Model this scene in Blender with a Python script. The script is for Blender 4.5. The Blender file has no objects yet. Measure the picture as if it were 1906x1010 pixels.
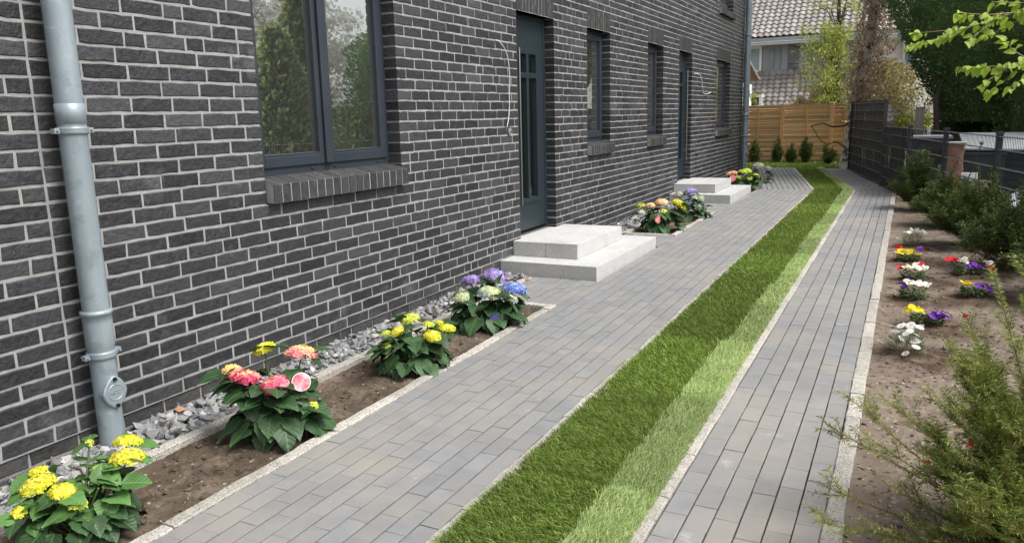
import bpy, math, random
import numpy as np
from mathutils import Matrix, Vector, noise as mnoise

random.seed(7)
RNG = np.random.default_rng(7)
scene = bpy.context.scene
COL = scene.collection

# ------------------------------------------------------------------ camera
CAM = np.array([3.5, 0.0, 1.52])
RIGHT = np.array([0.8945741, 0.4462972, -0.0235777])
DOWN = np.array([0.0659750, -0.1840525, -0.9806997])
FWD = np.array([-0.4420231, 0.8757531, -0.1940931])
FPX = 1456.0 / 1906.0            # focal length in image widths
cam = bpy.data.cameras.new('camera')
cam.lens = 36.0 * FPX
cam.sensor_width = 36.0
cam.clip_start = 0.05
cam.clip_end = 600
camo = bpy.data.objects.new('camera', cam)
COL.objects.link(camo)
camo.matrix_world = Matrix(((RIGHT[0], -DOWN[0], -FWD[0], CAM[0]),
                            (RIGHT[1], -DOWN[1], -FWD[1], CAM[1]),
                            (RIGHT[2], -DOWN[2], -FWD[2], CAM[2]),
                            (0, 0, 0, 1)))
scene.camera = camo

# ------------------------------------------------------------------ world, sun, exposure
SUN_EL, SUN_AZ = math.radians(56), math.radians(90)      # azimuth from +y towards +x
w = bpy.data.worlds.new('World')
scene.world = w
w.use_nodes = True
wn, wl = w.node_tree.nodes, w.node_tree.links
bg = wn['Background']
sky = wn.new('ShaderNodeTexSky')
sky.sky_type = 'NISHITA'
sky.sun_disc = False
sky.sun_elevation = SUN_EL
sky.sun_rotation = SUN_AZ
sky.air_density = 1.0
sky.dust_density = 4.0
sky.ozone_density = 1.0
hs = wn.new('ShaderNodeHueSaturation')
hs.inputs['Saturation'].default_value = 0.22
wl.new(sky.outputs[0], hs.inputs['Color'])
wl.new(hs.outputs[0], bg.inputs['Color'])
bg.inputs['Strength'].default_value = 0.125

sun = bpy.data.lights.new('sun', 'SUN')
sun.energy = 1.7
sun.angle = math.radians(30)
sun.color = (1.0, 0.965, 0.92)
suno = bpy.data.objects.new('sun', sun)
COL.objects.link(suno)
sd = Vector((math.cos(SUN_EL) * math.sin(SUN_AZ), math.cos(SUN_EL) * math.cos(SUN_AZ), math.sin(SUN_EL)))
suno.rotation_euler = sd.to_track_quat('Z', 'Y').to_euler()

scene.view_settings.view_transform = 'Standard'
scene.view_settings.look = 'None'
scene.view_settings.gamma = 1.0
scene.view_settings.exposure = 1.0
scene.view_settings.use_curve_mapping = False
scene.render.engine = 'CYCLES'
scene.cycles.max_bounces = 8
scene.cycles.transparent_max_bounces = 12
scene.cycles.caustics_reflective = False
scene.cycles.caustics_refractive = False
scene.cycles.use_denoising = True


# ------------------------------------------------------------------ helpers
def gz(y):
    """ground rises gently along the house"""
    return 0.0085 * (min(y, 30.0) - 5.5)


def gzv(y):
    return 0.0085 * (np.minimum(y, 30.0) - 5.5)


def bend(y):
    """the paths turn slightly left behind y = 15.15"""
    return -0.19 * max(0.0, y - 15.15)


def bendv(y):
    return -0.19 * np.maximum(0.0, y - 15.15)


def pxsize(p, size):
    """rough projected area (photo px) of a piece of edge `size` at p; 0 outside the frame"""
    v = np.asarray(p, float) - CAM
    d = v @ FWD
    if d < 0.3:
        return 0
    x = 953 + 1456 * (v @ RIGHT) / d
    y = 505 + 1456 * (v @ DOWN) / d
    if x < -30 or x > 1936 or y < -30 or y > 1040:
        return 0
    return size * size / (d * d)


class Geo:
    """vertex / polygon collector"""

    def __init__(s):
        s.V, s.L, s.C, s.n, s.T = [], [], [], 0, []

    def add(s, V, F, tone=None):
        V = np.asarray(V, float).reshape(-1, 3)
        s.L.append(np.array([i for f in F for i in f], dtype=np.int32) + s.n)
        s.C.append(np.array([len(f) for f in F], dtype=np.int32))
        s.V.append(V)
        if tone is None:
            s.T.append(np.zeros(len(V)))
        else:
            s.T.append(np.zeros(len(V)) + tone)
        s.n += len(V)
        return s

    def addarr(s, V, loops, counts, tone=None):
        V = np.asarray(V, float).reshape(-1, 3)
        s.L.append((np.asarray(loops) + s.n).astype(np.int32))
        s.C.append(np.asarray(counts).astype(np.int32))
        s.V.append(V)
        s.T.append(np.zeros(len(V)) + (0 if tone is None else tone))
        s.n += len(V)
        return s

    def box(s, a, b, tone=None):
        x0, y0, z0 = a
        x1, y1, z1 = b
        V = [(x0, y0, z0), (x1, y0, z0), (x1, y1, z0), (x0, y1, z0), (x0, y0, z1), (x1, y0, z1), (x1, y1, z1), (x0, y1, z1)]
        return s.add(V, [(0, 3, 2, 1), (4, 5, 6, 7), (0, 1, 5, 4), (1, 2, 6, 5), (2, 3, 7, 6), (3, 0, 4, 7)], tone)

    def tube(s, pts, rad, n=8, cap=True, tone=None):
        pts = [np.array(p, float) for p in pts]
        m = len(pts)
        if not hasattr(rad, '__len__'):
            rad = [rad] * m
        V, F = [], []
        up = None
        for i, p in enumerate(pts):
            t = pts[min(i + 1, m - 1)] - pts[max(i - 1, 0)]
            t = t / (np.linalg.norm(t) + 1e-9)
            if up is None:
                a = np.array([0, 0, 1.0]) if abs(t[2]) < .9 else np.array([1.0, 0, 0])
            else:
                a = up
            u = np.cross(a, t)
            u /= np.linalg.norm(u) + 1e-9
            v = np.cross(t, u)
            up = v
            for k in range(n):
                an = 2 * math.pi * k / n
                V.append(p + rad[i] * (math.cos(an) * u + math.sin(an) * v))
        for i in range(m - 1):
            for k in range(n):
                k2 = (k + 1) % n
                F.append((i * n + k, i * n + k2, (i + 1) * n + k2, (i + 1) * n + k))
        if cap:
            q = len(V)
            V += V[:n] + V[(m - 1) * n:m * n]
            F.append(tuple(q + k for k in range(n - 1, -1, -1)))
            F.append(tuple(q + n + k for k in range(n)))
        return s.add(V, F, tone)

    def lathe(s, prof, c=(0, 0, 0), n=20, tone=None):
        """profile [(r, z)] around z axis"""
        V, F = [], []
        for r, z in prof:
            for k in range(n):
                a = 2 * math.pi * k / n
                V.append((c[0] + r * math.cos(a), c[1] + r * math.sin(a), c[2] + z))
        for i in range(len(prof) - 1):
            for k in range(n):
                k2 = (k + 1) % n
                F.append((i * n + k, i * n + k2, (i + 1) * n + k2, (i + 1) * n + k))
        q, m = len(V), len(prof)
        V += V[:n] + V[(m - 1) * n:m * n]
        F.append(tuple(q + k for k in range(n - 1, -1, -1)))
        F.append(tuple(q + n + k for k in range(n)))
        return s.add(V, F, tone)

    def arrays(s):
        return np.concatenate(s.V), np.concatenate(s.L), np.concatenate(s.C), np.concatenate(s.T)

    def mesh(s, name, mat=None, smooth=False):
        V, L, C, T = s.arrays()
        me = bpy.data.meshes.new(name)
        me.vertices.add(len(V))
        me.vertices.foreach_set('co', V.astype(np.float32).ravel())
        me.loops.add(len(L))
        me.loops.foreach_set('vertex_index', L)
        me.polygons.add(len(C))
        st = np.concatenate([[0], np.cumsum(C)[:-1]]).astype(np.int32)
        me.polygons.foreach_set('loop_start', st)
        me.polygons.foreach_set('use_smooth', np.full(len(C), bool(smooth)))
        me.update(calc_edges=True)
        a = me.attributes.new('tone', 'FLOAT', 'POINT')
        a.data.foreach_set('value', T.astype(np.float32))
        if mat is not None:
            me.materials.append(mat)
        return me


def obj(name, me, parent=None, loc=None, rot=None, scale=None):
    o = bpy.data.objects.new(name, me)
    COL.objects.link(o)
    if parent is not None:
        o.parent = parent
    if loc is not None:
        o.location = loc
    if rot is not None:
        o.rotation_euler = rot
    if scale is not None:
        o.scale = scale
    return o


def part(name, geo, mat, parent, smooth=False, **k):
    return obj(name, geo.mesh(name, mat, smooth), parent, **k)


def tag(o, label=None, cat=None, group=None, kind=None):
    if label:
        o['label'] = label
    if cat:
        o['category'] = cat
    if group:
        o['group'] = group
    if kind:
        o['kind'] = kind
    return o


def thing(name, label, cat, loc=(0, 0, 0), rz=0, group=None):
    o = obj(name, None, loc=loc, rot=(0, 0, rz))
    o.empty_display_size = 0.1
    return tag(o, label, cat, group)


def rotz(a):
    c, s = math.cos(a), math.sin(a)
    return np.array([[c, -s, 0], [s, c, 0], [0, 0, 1.0]])


def rot_euler(rx, ry, rz):
    return np.array(Matrix.Rotation(rz, 3, 'Z') @ Matrix.Rotation(ry, 3, 'Y') @ Matrix.Rotation(rx, 3, 'X'))


def pieces(name, variants, items, mat, parent, limit=300, rest_name=None, smooth=False):
    """variants: list of Geo; items: (variant, loc, euler, scale, size).  The `limit` that show
    largest become objects of their own, the rest one joined part."""
    order = sorted(range(len(items)), key=lambda i: -pxsize(items[i][1], items[i][4]))
    meshes = [g.mesh(name, mat, smooth) for g in variants]
    arrs = [g.arrays() for g in variants]
    rest = Geo()
    for rank, i in enumerate(order):
        v, loc, eul, sc, size = items[i]
        if rank < limit and pxsize(loc, size) > 0:
            obj(name, meshes[v], parent, loc, eul, sc)
        else:
            V, L, C, T = arrs[v]
            Rm = rot_euler(*eul)
            rest.addarr((V * np.array(sc)) @ Rm.T + np.array(loc), L, C, tone=random.random())
    if rest.n:
        o = part(rest_name or name + '_field', rest, mat, parent, smooth)
        o['kind'] = 'stuff'


# ------------------------------------------------------------------ materials
def nd(nt, t, **kw):
    n = nt.nodes.new(t)
    for k, v in kw.items():
        if k.startswith('i_'):
            n.inputs[k[2:].replace('_', ' ')].default_value = v
        else:
            setattr(n, k, v)
    return n


def c4(c):
    return (c[0], c[1], c[2], 1.0)


def M(name, col, col2=None, nscale=8.0, rnd=0.0, rough=0.8, spec=0.3, metal=0.0, bump=0.0, bscale=60.0,
      stains=(), speckle=None, translucent=0.0, stretch=None, rnd_col=None, detail=5.0, bdist=0.01, contrast=(0.3, 0.7),
      sheen=0.0):
    """general procedural surface. stains: (colour, scale, lo, hi, strength); speckle: (colour, scale, lo, hi)"""
    m = bpy.data.materials.new(name)
    m.use_nodes = True
    nt = m.node_tree
    ln = nt.links.new
    b = nt.nodes['Principled BSDF']
    out = nt.nodes['Material Output']
    geo = nd(nt, 'ShaderNodeNewGeometry')
    pos = geo.outputs['Position']
    if stretch:
        mp = nd(nt, 'ShaderNodeMapping')
        mp.inputs['Scale'].default_value = stretch
        ln(pos, mp.inputs['Vector'])
        pos = mp.outputs[0]
    # random per object / per piece
    oi = nd(nt, 'ShaderNodeObjectInfo')
    at = nd(nt, 'ShaderNodeAttribute', attribute_name='tone')
    add = nd(nt, 'ShaderNodeMath', operation='ADD')
    ln(oi.outputs['Random'], add.inputs[0])
    ln(at.outputs['Fac'], add.inputs[1])
    fr = nd(nt, 'ShaderNodeMath', operation='FRACT')
    ln(add.outputs[0], fr.inputs[0])
    # offset the noise per piece so that neighbours differ
    offs = nd(nt, 'ShaderNodeVectorMath', operation='ADD')
    sc = nd(nt, 'ShaderNodeVectorMath', operation='SCALE')
    cmb = nd(nt, 'ShaderNodeCombineXYZ')
    for i in range(3):
        ln(fr.outputs[0], cmb.inputs[i])
    ln(cmb.outputs[0], sc.inputs[0])
    sc.inputs['Scale'].default_value = 37.0 if rnd > 0 else 0.0
    ln(pos, offs.inputs[0])
    ln(sc.outputs[0], offs.inputs[1])
    n1 = nd(nt, 'ShaderNodeTexNoise')
    n1.inputs['Scale'].default_value = nscale
    n1.inputs['Detail'].default_value = detail
    n1.inputs['Roughness'].default_value = 0.62
    ln(offs.outputs[0], n1.inputs['Vector'])
    mr = nd(nt, 'ShaderNodeMapRange')
    mr.inputs['From Min'].default_value = contrast[0]
    mr.inputs['From Max'].default_value = contrast[1]
    ln(n1.outputs['Fac'], mr.inputs['Value'])
    mix = nd(nt, 'ShaderNodeMix', data_type='RGBA')
    mix.inputs['A'].default_value = c4(col)
    mix.inputs['B'].default_value = c4(col2 if col2 else [c * 0.8 for c in col])
    ln(mr.outputs[0], mix.inputs['Factor'])
    cur = mix.outputs['Result']
    if rnd_col:
        mc = nd(nt, 'ShaderNodeMix', data_type='RGBA')
        wn_ = nd(nt, 'ShaderNodeTexWhiteNoise', noise_dimensions='1D')
        ln(fr.outputs[0], wn_.inputs['W'])
        p = nd(nt, 'ShaderNodeMath', operation='POWER')
        ln(wn_.outputs['Value'], p.inputs[0])
        p.inputs[1].default_value = rnd_col[1]
        ln(p.outputs[0], mc.inputs['Factor'])
        ln(cur, mc.inputs['A'])
        mc.inputs['B'].default_value = c4(rnd_col[0])
        cur = mc.outputs['Result']
    if rnd > 0:
        mrr = nd(nt, 'ShaderNodeMapRange')
        mrr.inputs['To Min'].default_value = 1 - rnd
        mrr.inputs['To Max'].default_value = 1 + rnd
        ln(fr.outputs[0], mrr.inputs['Value'])
        vm = nd(nt, 'ShaderNodeVectorMath', operation='SCALE')
        ln(cur, vm.inputs[0])
        ln(mrr.outputs[0], vm.inputs['Scale'])
        cur = vm.outputs[0]
    for (scol, sscale, lo, hi, stg) in stains:
        n = nd(nt, 'ShaderNodeTexNoise')
        n.inputs['Scale'].default_value = sscale
        n.inputs['Detail'].default_value = 6
        n.inputs['Roughness'].default_value = 0.65
        ln(geo.outputs['Position'], n.inputs['Vector'])
        r = nd(nt, 'ShaderNodeMapRange')
        r.inputs['From Min'].default_value = lo
        r.inputs['From Max'].default_value = hi
        r.inputs['To Max'].default_value = stg
        ln(n.outputs['Fac'], r.inputs['Value'])
        mx = nd(nt, 'ShaderNodeMix', data_type='RGBA')
        ln(r.outputs[0], mx.inputs['Factor'])
        ln(cur, mx.inputs['A'])
        mx.inputs['B'].default_value = c4(scol)
        cur = mx.outputs['Result']
    if speckle:
        n = nd(nt, 'ShaderNodeTexVoronoi')
        n.inputs['Scale'].default_value = speckle[1]
        ln(geo.outputs['Position'], n.inputs['Vector'])
        sep = nd(nt, 'ShaderNodeSeparateColor')
        ln(n.outputs['Color'], sep.inputs[0])
        r = nd(nt, 'ShaderNodeMapRange')
        r.inputs['From Min'].default_value = speckle[2]
        r.inputs['From Max'].default_value = speckle[3]
        ln(sep.outputs[0], r.inputs['Value'])
        mx = nd(nt, 'ShaderNodeMix', data_type='RGBA')
        ln(r.outputs[0], mx.inputs['Factor'])
        ln(cur, mx.inputs['A'])
        mx.inputs['B'].default_value = c4(speckle[0])
        cur = mx.outputs['Result']
    ln(cur, b.inputs['Base Color'])
    b.inputs['Roughness'].default_value = rough
    b.inputs['Specular IOR Level'].default_value = spec
    b.inputs['Metallic'].default_value = metal
    if bump > 0:
        nb = nd(nt, 'ShaderNodeTexNoise')
        nb.inputs['Scale'].default_value = bscale
        nb.inputs['Detail'].default_value = 6
        nb.inputs['Roughness'].default_value = 0.6
        ln(offs.outputs[0], nb.inputs['Vector'])
        bp = nd(nt, 'ShaderNodeBump')
        bp.inputs['Strength'].default_value = bump
        bp.inputs['Distance'].default_value = bdist
        ln(nb.outputs['Fac'], bp.inputs['Height'])
        ln(bp.outputs[0], b.inputs['Normal'])
    if translucent > 0:
        tr = nd(nt, 'ShaderNodeBsdfTranslucent')
        ln(cur, tr.inputs['Color'])
        ms = nd(nt, 'ShaderNodeMixShader')
        ms.inputs[0].default_value = translucent
        ln(b.outputs[0], ms.inputs[1])
        ln(tr.outputs[0], ms.inputs[2])
        ln(ms.outputs[0], out.inputs['Surface'])
    return m


def glass_mat(name, refl=0.25, tint=(0.75, 0.85, 0.8), haze=0.0):
    m = bpy.data.materials.new(name)
    m.use_nodes = True
    nt = m.node_tree
    for n in list(nt.nodes):
        nt.nodes.remove(n)
    ln = nt.links.new
    out = nd(nt, 'ShaderNodeOutputMaterial')
    gl = nd(nt, 'ShaderNodeBsdfGlossy')
    gl.inputs['Roughness'].default_value = 0.012
    gl.inputs['Color'].default_value = c4((0.92, 0.96, 0.94))
    tr = nd(nt, 'ShaderNodeBsdfTransparent')
    tr.inputs['Color'].default_value = c4(tint)
    fr = nd(nt, 'ShaderNodeFresnel')
    fr.inputs['IOR'].default_value = 1.55
    ad = nd(nt, 'ShaderNodeMath', operation='MULTIPLY_ADD')
    ln(fr.outputs[0], ad.inputs[0])
    ad.inputs[1].default_value = 1.6
    ad.inputs[2].default_value = refl
    ad.use_clamp = True
    geo = nd(nt, 'ShaderNodeNewGeometry')
    nz = nd(nt, 'ShaderNodeTexNoise')
    nz.inputs['Scale'].default_value = 1.7
    nz.inputs['Detail'].default_value = 1
    ln(geo.outputs['Position'], nz.inputs['Vector'])
    bp = nd(nt, 'ShaderNodeBump')
    bp.inputs['Strength'].default_value = 0.05
    bp.inputs['Distance'].default_value = 0.02
    ln(nz.outputs['Fac'], bp.inputs['Height'])
    ms = nd(nt, 'ShaderNodeMixShader')
    ln(ad.outputs[0], ms.inputs[0])
    ln(tr.outputs[0], ms.inputs[1])
    ln(gl.outputs[0], ms.inputs[2])
    haze_bsdf = nd(nt, 'ShaderNodeBsdfDiffuse')  # pale haze painted over the glass to lighten its reflection
    haze_bsdf.inputs['Color'].default_value = c4((0.62, 0.64, 0.61))
    m2 = nd(nt, 'ShaderNodeMixShader')
    m2.inputs[0].default_value = haze
    ln(ms.outputs[0], m2.inputs[1])
    ln(haze_bsdf.outputs[0], m2.inputs[2])
    ln(m2.outputs[0], out.inputs['Surface'])
    return m


def leaf_mat(name, col, col2, vein, rough=0.5, translucent=0.2, vfreq=95.0, rnd=0.3):
    """leaf blade: midrib along local y, side veins, glossy"""
    m = M(name, col, col2, nscale=25, rnd=rnd, rough=rough, spec=0.45, translucent=translucent)
    nt = m.node_tree
    ln = nt.links.new
    b = nt.nodes['Principled BSDF']
    tc = nd(nt, 'ShaderNodeTexCoord')
    sp = nd(nt, 'ShaderNodeSeparateXYZ')
    ln(tc.outputs['Object'], sp.inputs[0])
    ab = nd(nt, 'ShaderNodeMath', operation='ABSOLUTE')
    ln(sp.outputs[0], ab.inputs[0])
    ma = nd(nt, 'ShaderNodeMath', operation='MULTIPLY_ADD')
    ln(ab.outputs[0], ma.inputs[0])
    ma.inputs[1].default_value = -0.75
    ln(sp.outputs[1], ma.inputs[2])
    mu = nd(nt, 'ShaderNodeMath', operation='MULTIPLY')
    ln(ma.outputs[0], mu.inputs[0])
    mu.inputs[1].default_value = 43.0
    si = nd(nt, 'ShaderNodeMath', operation='SINE')
    ln(mu.outputs[0], si.inputs[0])
    pw = nd(nt, 'ShaderNodeMapRange')
    pw.inputs['From Min'].default_value = 0.82
    pw.inputs['From Max'].default_value = 1.0
    ln(si.outputs[0], pw.inputs['Value'])
    mid = nd(nt, 'ShaderNodeMapRange')
    mid.inputs['From Min'].default_value = 0.035
    mid.inputs['From Max'].default_value = 0.012
    ln(ab.outputs[0], mid.inputs['Value'])
    mxv = nd(nt, 'ShaderNodeMath', operation='MAXIMUM')
    half = nd(nt, 'ShaderNodeMath', operation='MULTIPLY')
    ln(pw.outputs[0], half.inputs[0])
    half.inputs[1].default_value = 0.12
    ln(half.outputs[0], mxv.inputs[0])
    ln(mid.outputs[0], mxv.inputs[1])
    src = b.inputs['Base Color'].links[0].from_socket
    mx = nd(nt, 'ShaderNodeMix', data_type='RGBA')
    ln(mxv.outputs[0], mx.inputs['Factor'])
    ln(src, mx.inputs['A'])
    mx.inputs['B'].default_value = c4(vein)
    ln(mx.outputs['Result'], b.inputs['Base Color'])
    bp = nd(nt, 'ShaderNodeBump')
    bp.inputs['Strength'].default_value = 0.16
    bp.inputs['Distance'].default_value = 0.004
    bp.invert = True
    ln(si.outputs[0], bp.inputs['Height'])
    ln(bp.outputs[0], b.inputs['Normal'])
    return m


BRICK = M('clinker_brick', (0.014, 0.015, 0.018), (0.036, 0.037, 0.041), nscale=30, rnd=0.40, rough=0.52, spec=0.45,
          bump=0.8, bscale=38, bdist=0.011, rnd_col=((0.046, 0.046, 0.049), 3.0),
          stains=(((0.24, 0.24, 0.24), 2.3, 0.60, 0.78, 0.42), ((0.16, 0.16, 0.16), 45, 0.64, 0.74, 0.5)))
BRICK_SOLDIER = M('clinker_soldier', (0.024, 0.024, 0.026), (0.052, 0.052, 0.052), nscale=30, rnd=0.3, rough=0.6, spec=0.35,
                  bump=0.8, bscale=60, bdist=0.006, stains=(((0.5, 0.5, 0.5), 9, 0.72, 0.80, 0.8),))
MORTAR = M('mortar', (0.245, 0.245, 0.242), (0.345, 0.343, 0.337), nscale=14, rough=0.95, spec=0.1, bump=0.7, bscale=220, bdist=0.004,
           stains=(((0.20, 0.20, 0.195), 2.2, 0.55, 0.75, 0.4),))
def splash(m, col, top=0.34):
    """dusty splash marks on the lowest courses"""
    nt = m.node_tree
    ln = nt.links.new
    b = nt.nodes['Principled BSDF']
    src = b.inputs['Base Color'].links[0].from_socket
    geo = nd(nt, 'ShaderNodeNewGeometry')
    sp = nd(nt, 'ShaderNodeSeparateXYZ')
    ln(geo.outputs['Position'], sp.inputs[0])
    n = nd(nt, 'ShaderNodeTexNoise')
    n.inputs['Scale'].default_value = 7.0
    n.inputs['Detail'].default_value = 8
    n.inputs['Roughness'].default_value = 0.7
    ln(geo.outputs['Position'], n.inputs['Vector'])
    ma = nd(nt, 'ShaderNodeMath', operation='MULTIPLY_ADD')
    ln(n.outputs['Fac'], ma.inputs[0])
    ma.inputs[1].default_value = 0.7
    zz = nd(nt, 'ShaderNodeMath', operation='MULTIPLY')
    ln(sp.outputs[2], zz.inputs[0])
    zz.inputs[1].default_value = -1.0
    ln(zz.outputs[0], ma.inputs[2])
    mr = nd(nt, 'ShaderNodeMapRange')
    mr.inputs['From Min'].default_value = 0.36 - top * .5
    mr.inputs['From Max'].default_value = 0.50
    mr.inputs['To Max'].default_value = 0.55
    ln(ma.outputs[0], mr.inputs['Value'])
    mx = nd(nt, 'ShaderNodeMix', data_type='RGBA')
    ln(mr.outputs[0], mx.inputs['Factor'])
    ln(src, mx.inputs['A'])
    mx.inputs['B'].default_value = c4(col)
    ln(mx.outputs['Result'], b.inputs['Base Color'])


splash(BRICK, (0.115, 0.108, 0.098))
splash(MORTAR, (0.20, 0.185, 0.165))
GRANITE = M('light_granite', (0.55, 0.55, 0.54), (0.47, 0.47, 0.46), nscale=5, rough=0.75, spec=0.3, bump=0.15, bscale=300,
            speckle=((0.24, 0.24, 0.24), 420, 0.66, 0.85), stains=(((0.36, 0.34, 0.30), 3.5, 0.52, 0.7, 0.5),), rnd=0.05)
KERBM = M('kerb_granite', (0.52, 0.49, 0.44), (0.36, 0.34, 0.30), nscale=22, rnd=0.16, rough=0.9, spec=0.2, bump=1.0, bscale=70, bdist=0.012,
          speckle=((0.16, 0.15, 0.14), 260, 0.75, 0.9), stains=(((0.40, 0.30, 0.20), 6, 0.6, 0.75, 0.5),))
PAVER = M('concrete_paver', (0.175, 0.179, 0.186), (0.225, 0.226, 0.229), nscale=7, rnd=0.06, rough=0.85, spec=0.25, bump=0.3, bscale=300, bdist=0.003,
          rnd_col=((0.215, 0.212, 0.205), 1.6),
          stains=(((0.31, 0.275, 0.225), 1.15, 0.47, 0.72, 0.6), ((0.46, 0.45, 0.43), 6.5, 0.64, 0.74, 0.45),
                  ((0.50, 0.36, 0.22), 2.6, 0.66, 0.78, 0.6), ((0.12, 0.12, 0.12), 11, 0.66, 0.76, 0.35)))
JOINT = M('joint_sand', (0.045, 0.042, 0.037), (0.115, 0.102, 0.085), nscale=18, rough=1, spec=0.05, bump=0.5, bscale=400)
SOIL = M('garden_soil', (0.130, 0.102, 0.080), (0.225, 0.182, 0.146), nscale=5.5, rough=1.0, spec=0.05, bump=0.6, bscale=150, bdist=0.005,
         speckle=((0.36, 0.31, 0.25), 90, 0.965, 0.99))
SOIL_DARK = M('fresh_soil', (0.060, 0.046, 0.035), (0.110, 0.085, 0.064), nscale=7, rough=1.0, spec=0.05, bump=0.6, bscale=150, bdist=0.005,
              speckle=((0.30, 0.25, 0.2), 90, 0.975, 0.995), stains=(((0.185, 0.145, 0.112), 3.2, 0.48, 0.66, 0.85),))
GRAVEL = M('grey_gravel', (0.15, 0.155, 0.165), (0.25, 0.25, 0.255), nscale=20, rnd=0.42, rough=0.8, spec=0.3, bump=0.4, bscale=90,
           rnd_col=((0.42, 0.40, 0.37), 5.0))
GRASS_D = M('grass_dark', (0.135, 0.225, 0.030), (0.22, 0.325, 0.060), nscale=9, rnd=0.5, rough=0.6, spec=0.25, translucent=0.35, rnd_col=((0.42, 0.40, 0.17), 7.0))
GRASS_LIT = M('grass_lit_tone', (0.29, 0.40, 0.13), (0.38, 0.48, 0.20), nscale=5, rnd=0.35, rough=0.55, spec=0.3, translucent=0.35, rnd_col=((0.52, 0.50, 0.26), 7.0))  # paler green paints in how light catches blades leaning the other way
SOD = M('sod', (0.055, 0.085, 0.016), (0.085, 0.12, 0.022), nscale=30, rough=1, spec=0.05)
SOD_LIT = M('sod_lit_tone', (0.14, 0.21, 0.06), (0.18, 0.26, 0.08), nscale=30, rough=1, spec=0.05)  # lightened to match the lit look painted into the blades above
ANTHRA = M('anthracite_frame', (0.020, 0.027, 0.038), (0.030, 0.037, 0.048), nscale=3, rough=0.42, spec=0.45, bump=0.03, bscale=500,
           stains=(((0.09, 0.10, 0.11), 60, 0.62, 0.72, 0.35),))
DOORM = M('door_paint', (0.015, 0.024, 0.030), (0.019, 0.029, 0.036), nscale=2, rough=0.38, spec=0.45)
GLASS = glass_mat('window_glass', 0.48, haze=0.03)
GLASS_DOOR = glass_mat('door_glass', 0.25, (0.5, 0.6, 0.56))
STEEL = M('brushed_steel', (0.40, 0.385, 0.36), (0.32, 0.31, 0.29), nscale=40, rough=0.32, metal=1.0, stretch=(1, 1, 0.05))
ZINC = M('zinc', (0.33, 0.385, 0.42), (0.23, 0.28, 0.31), nscale=9, rough=0.38, spec=0.5, metal=0.3, stretch=(1, 1, 0.25),
         stains=(((0.50, 0.53, 0.55), 14, 0.60, 0.72, 0.6), ((0.15, 0.18, 0.21), 9, 0.56, 0.70, 0.55)))
CABLE = M('white_cable', (0.72, 0.72, 0.70), rough=0.5)
BLACKP = M('black_plastic', (0.012, 0.012, 0.013), rough=0.5)
ROOM = M('room_wall', (0.40, 0.41, 0.39), (0.36, 0.37, 0.35), rough=0.9)
CURTAIN = M('roller_blind', (0.55, 0.57, 0.55), (0.48, 0.5, 0.48), nscale=3, rough=0.9)
LEAF = leaf_mat('hydrangea_leaf', (0.026, 0.066, 0.022), (0.042, 0.094, 0.032), (0.075, 0.15, 0.055))
LEAF_Y = leaf_mat('hydrangea_leaf_young', (0.075, 0.175, 0.045), (0.11, 0.23, 0.065), (0.16, 0.29, 0.10), translucent=0.3)
STEM = M('green_stem', (0.10, 0.16, 0.05), (0.08, 0.12, 0.04), rough=0.6)


def petal_mat(name, cols, rnd=0.12):
    """petals whose per-floret `tone` runs through a colour ramp"""
    m = bpy.data.materials.new(name)
    m.use_nodes = True
    nt = m.node_tree
    ln = nt.links.new
    b = nt.nodes['Principled BSDF']
    out = nt.nodes['Material Output']
    at = nd(nt, 'ShaderNodeAttribute', attribute_name='tone')
    cr = nd(nt, 'ShaderNodeValToRGB')
    el = cr.color_ramp.elements
    while len(el) < len(cols):
        el.new(0.5)
    for i, c in enumerate(cols):
        el[i].position = i / max(1, len(cols) - 1)
        el[i].color = c4(c)
    ln(at.outputs['Fac'], cr.inputs[0])
    geo = nd(nt, 'ShaderNodeNewGeometry')
    n = nd(nt, 'ShaderNodeTexNoise')
    n.inputs['Scale'].default_value = 90
    ln(geo.outputs['Position'], n.inputs['Vector'])
    mr = nd(nt, 'ShaderNodeMapRange')
    mr.inputs['To Min'].default_value = 1 - rnd * 1.5
    mr.inputs['To Max'].default_value = 1 + rnd * 1.5
    ln(n.outputs['Fac'], mr.inputs['Value'])
    vm = nd(nt, 'ShaderNodeVectorMath', operation='SCALE')
    ln(cr.outputs[0], vm.inputs[0])
    ln(mr.outputs[0], vm.inputs['Scale'])
    ln(vm.outputs[0], b.inputs['Base Color'])
    b.inputs['Roughness'].default_value = 0.6
    b.inputs['Specular IOR Level'].default_value = 0.2
    tr = nd(nt, 'ShaderNodeBsdfTranslucent')
    ln(vm.outputs[0], tr.inputs['Color'])
    ms = nd(nt, 'ShaderNodeMixShader')
    ms.inputs[0].default_value = 0.3
    ln(b.outputs[0], ms.inputs[1])
    ln(tr.outputs[0], ms.inputs[2])
    ln(ms.outputs[0], out.inputs['Surface'])
    return m


PET_YELLOW = petal_mat('petal_yellow', [(0.62, 0.66, 0.05), (0.80, 0.74, 0.06), (0.86, 0.80, 0.22)])
PET_LIME = petal_mat('petal_lime', [(0.45, 0.60, 0.06), (0.66, 0.72, 0.10), (0.78, 0.78, 0.25)])
PET_PINK = petal_mat('petal_pink', [(0.78, 0.06, 0.17), (0.80, 0.13, 0.25), (0.85, 0.30, 0.36), (0.86, 0.66, 0.30)])
PET_PINKY = petal_mat('petal_pink_yellow', [(0.84, 0.18, 0.27), (0.86, 0.42, 0.36), (0.86, 0.72, 0.28), (0.84, 0.78, 0.20)])
PET_BLUE = petal_mat('petal_blue', [(0.16, 0.20, 0.62), (0.22, 0.32, 0.74), (0.40, 0.50, 0.80), (0.65, 0.68, 0.80)])
PET_PURPLE = petal_mat('petal_purple', [(0.26, 0.15, 0.46), (0.38, 0.27, 0.58), (0.48, 0.44, 0.72), (0.76, 0.72, 0.66)])
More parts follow.
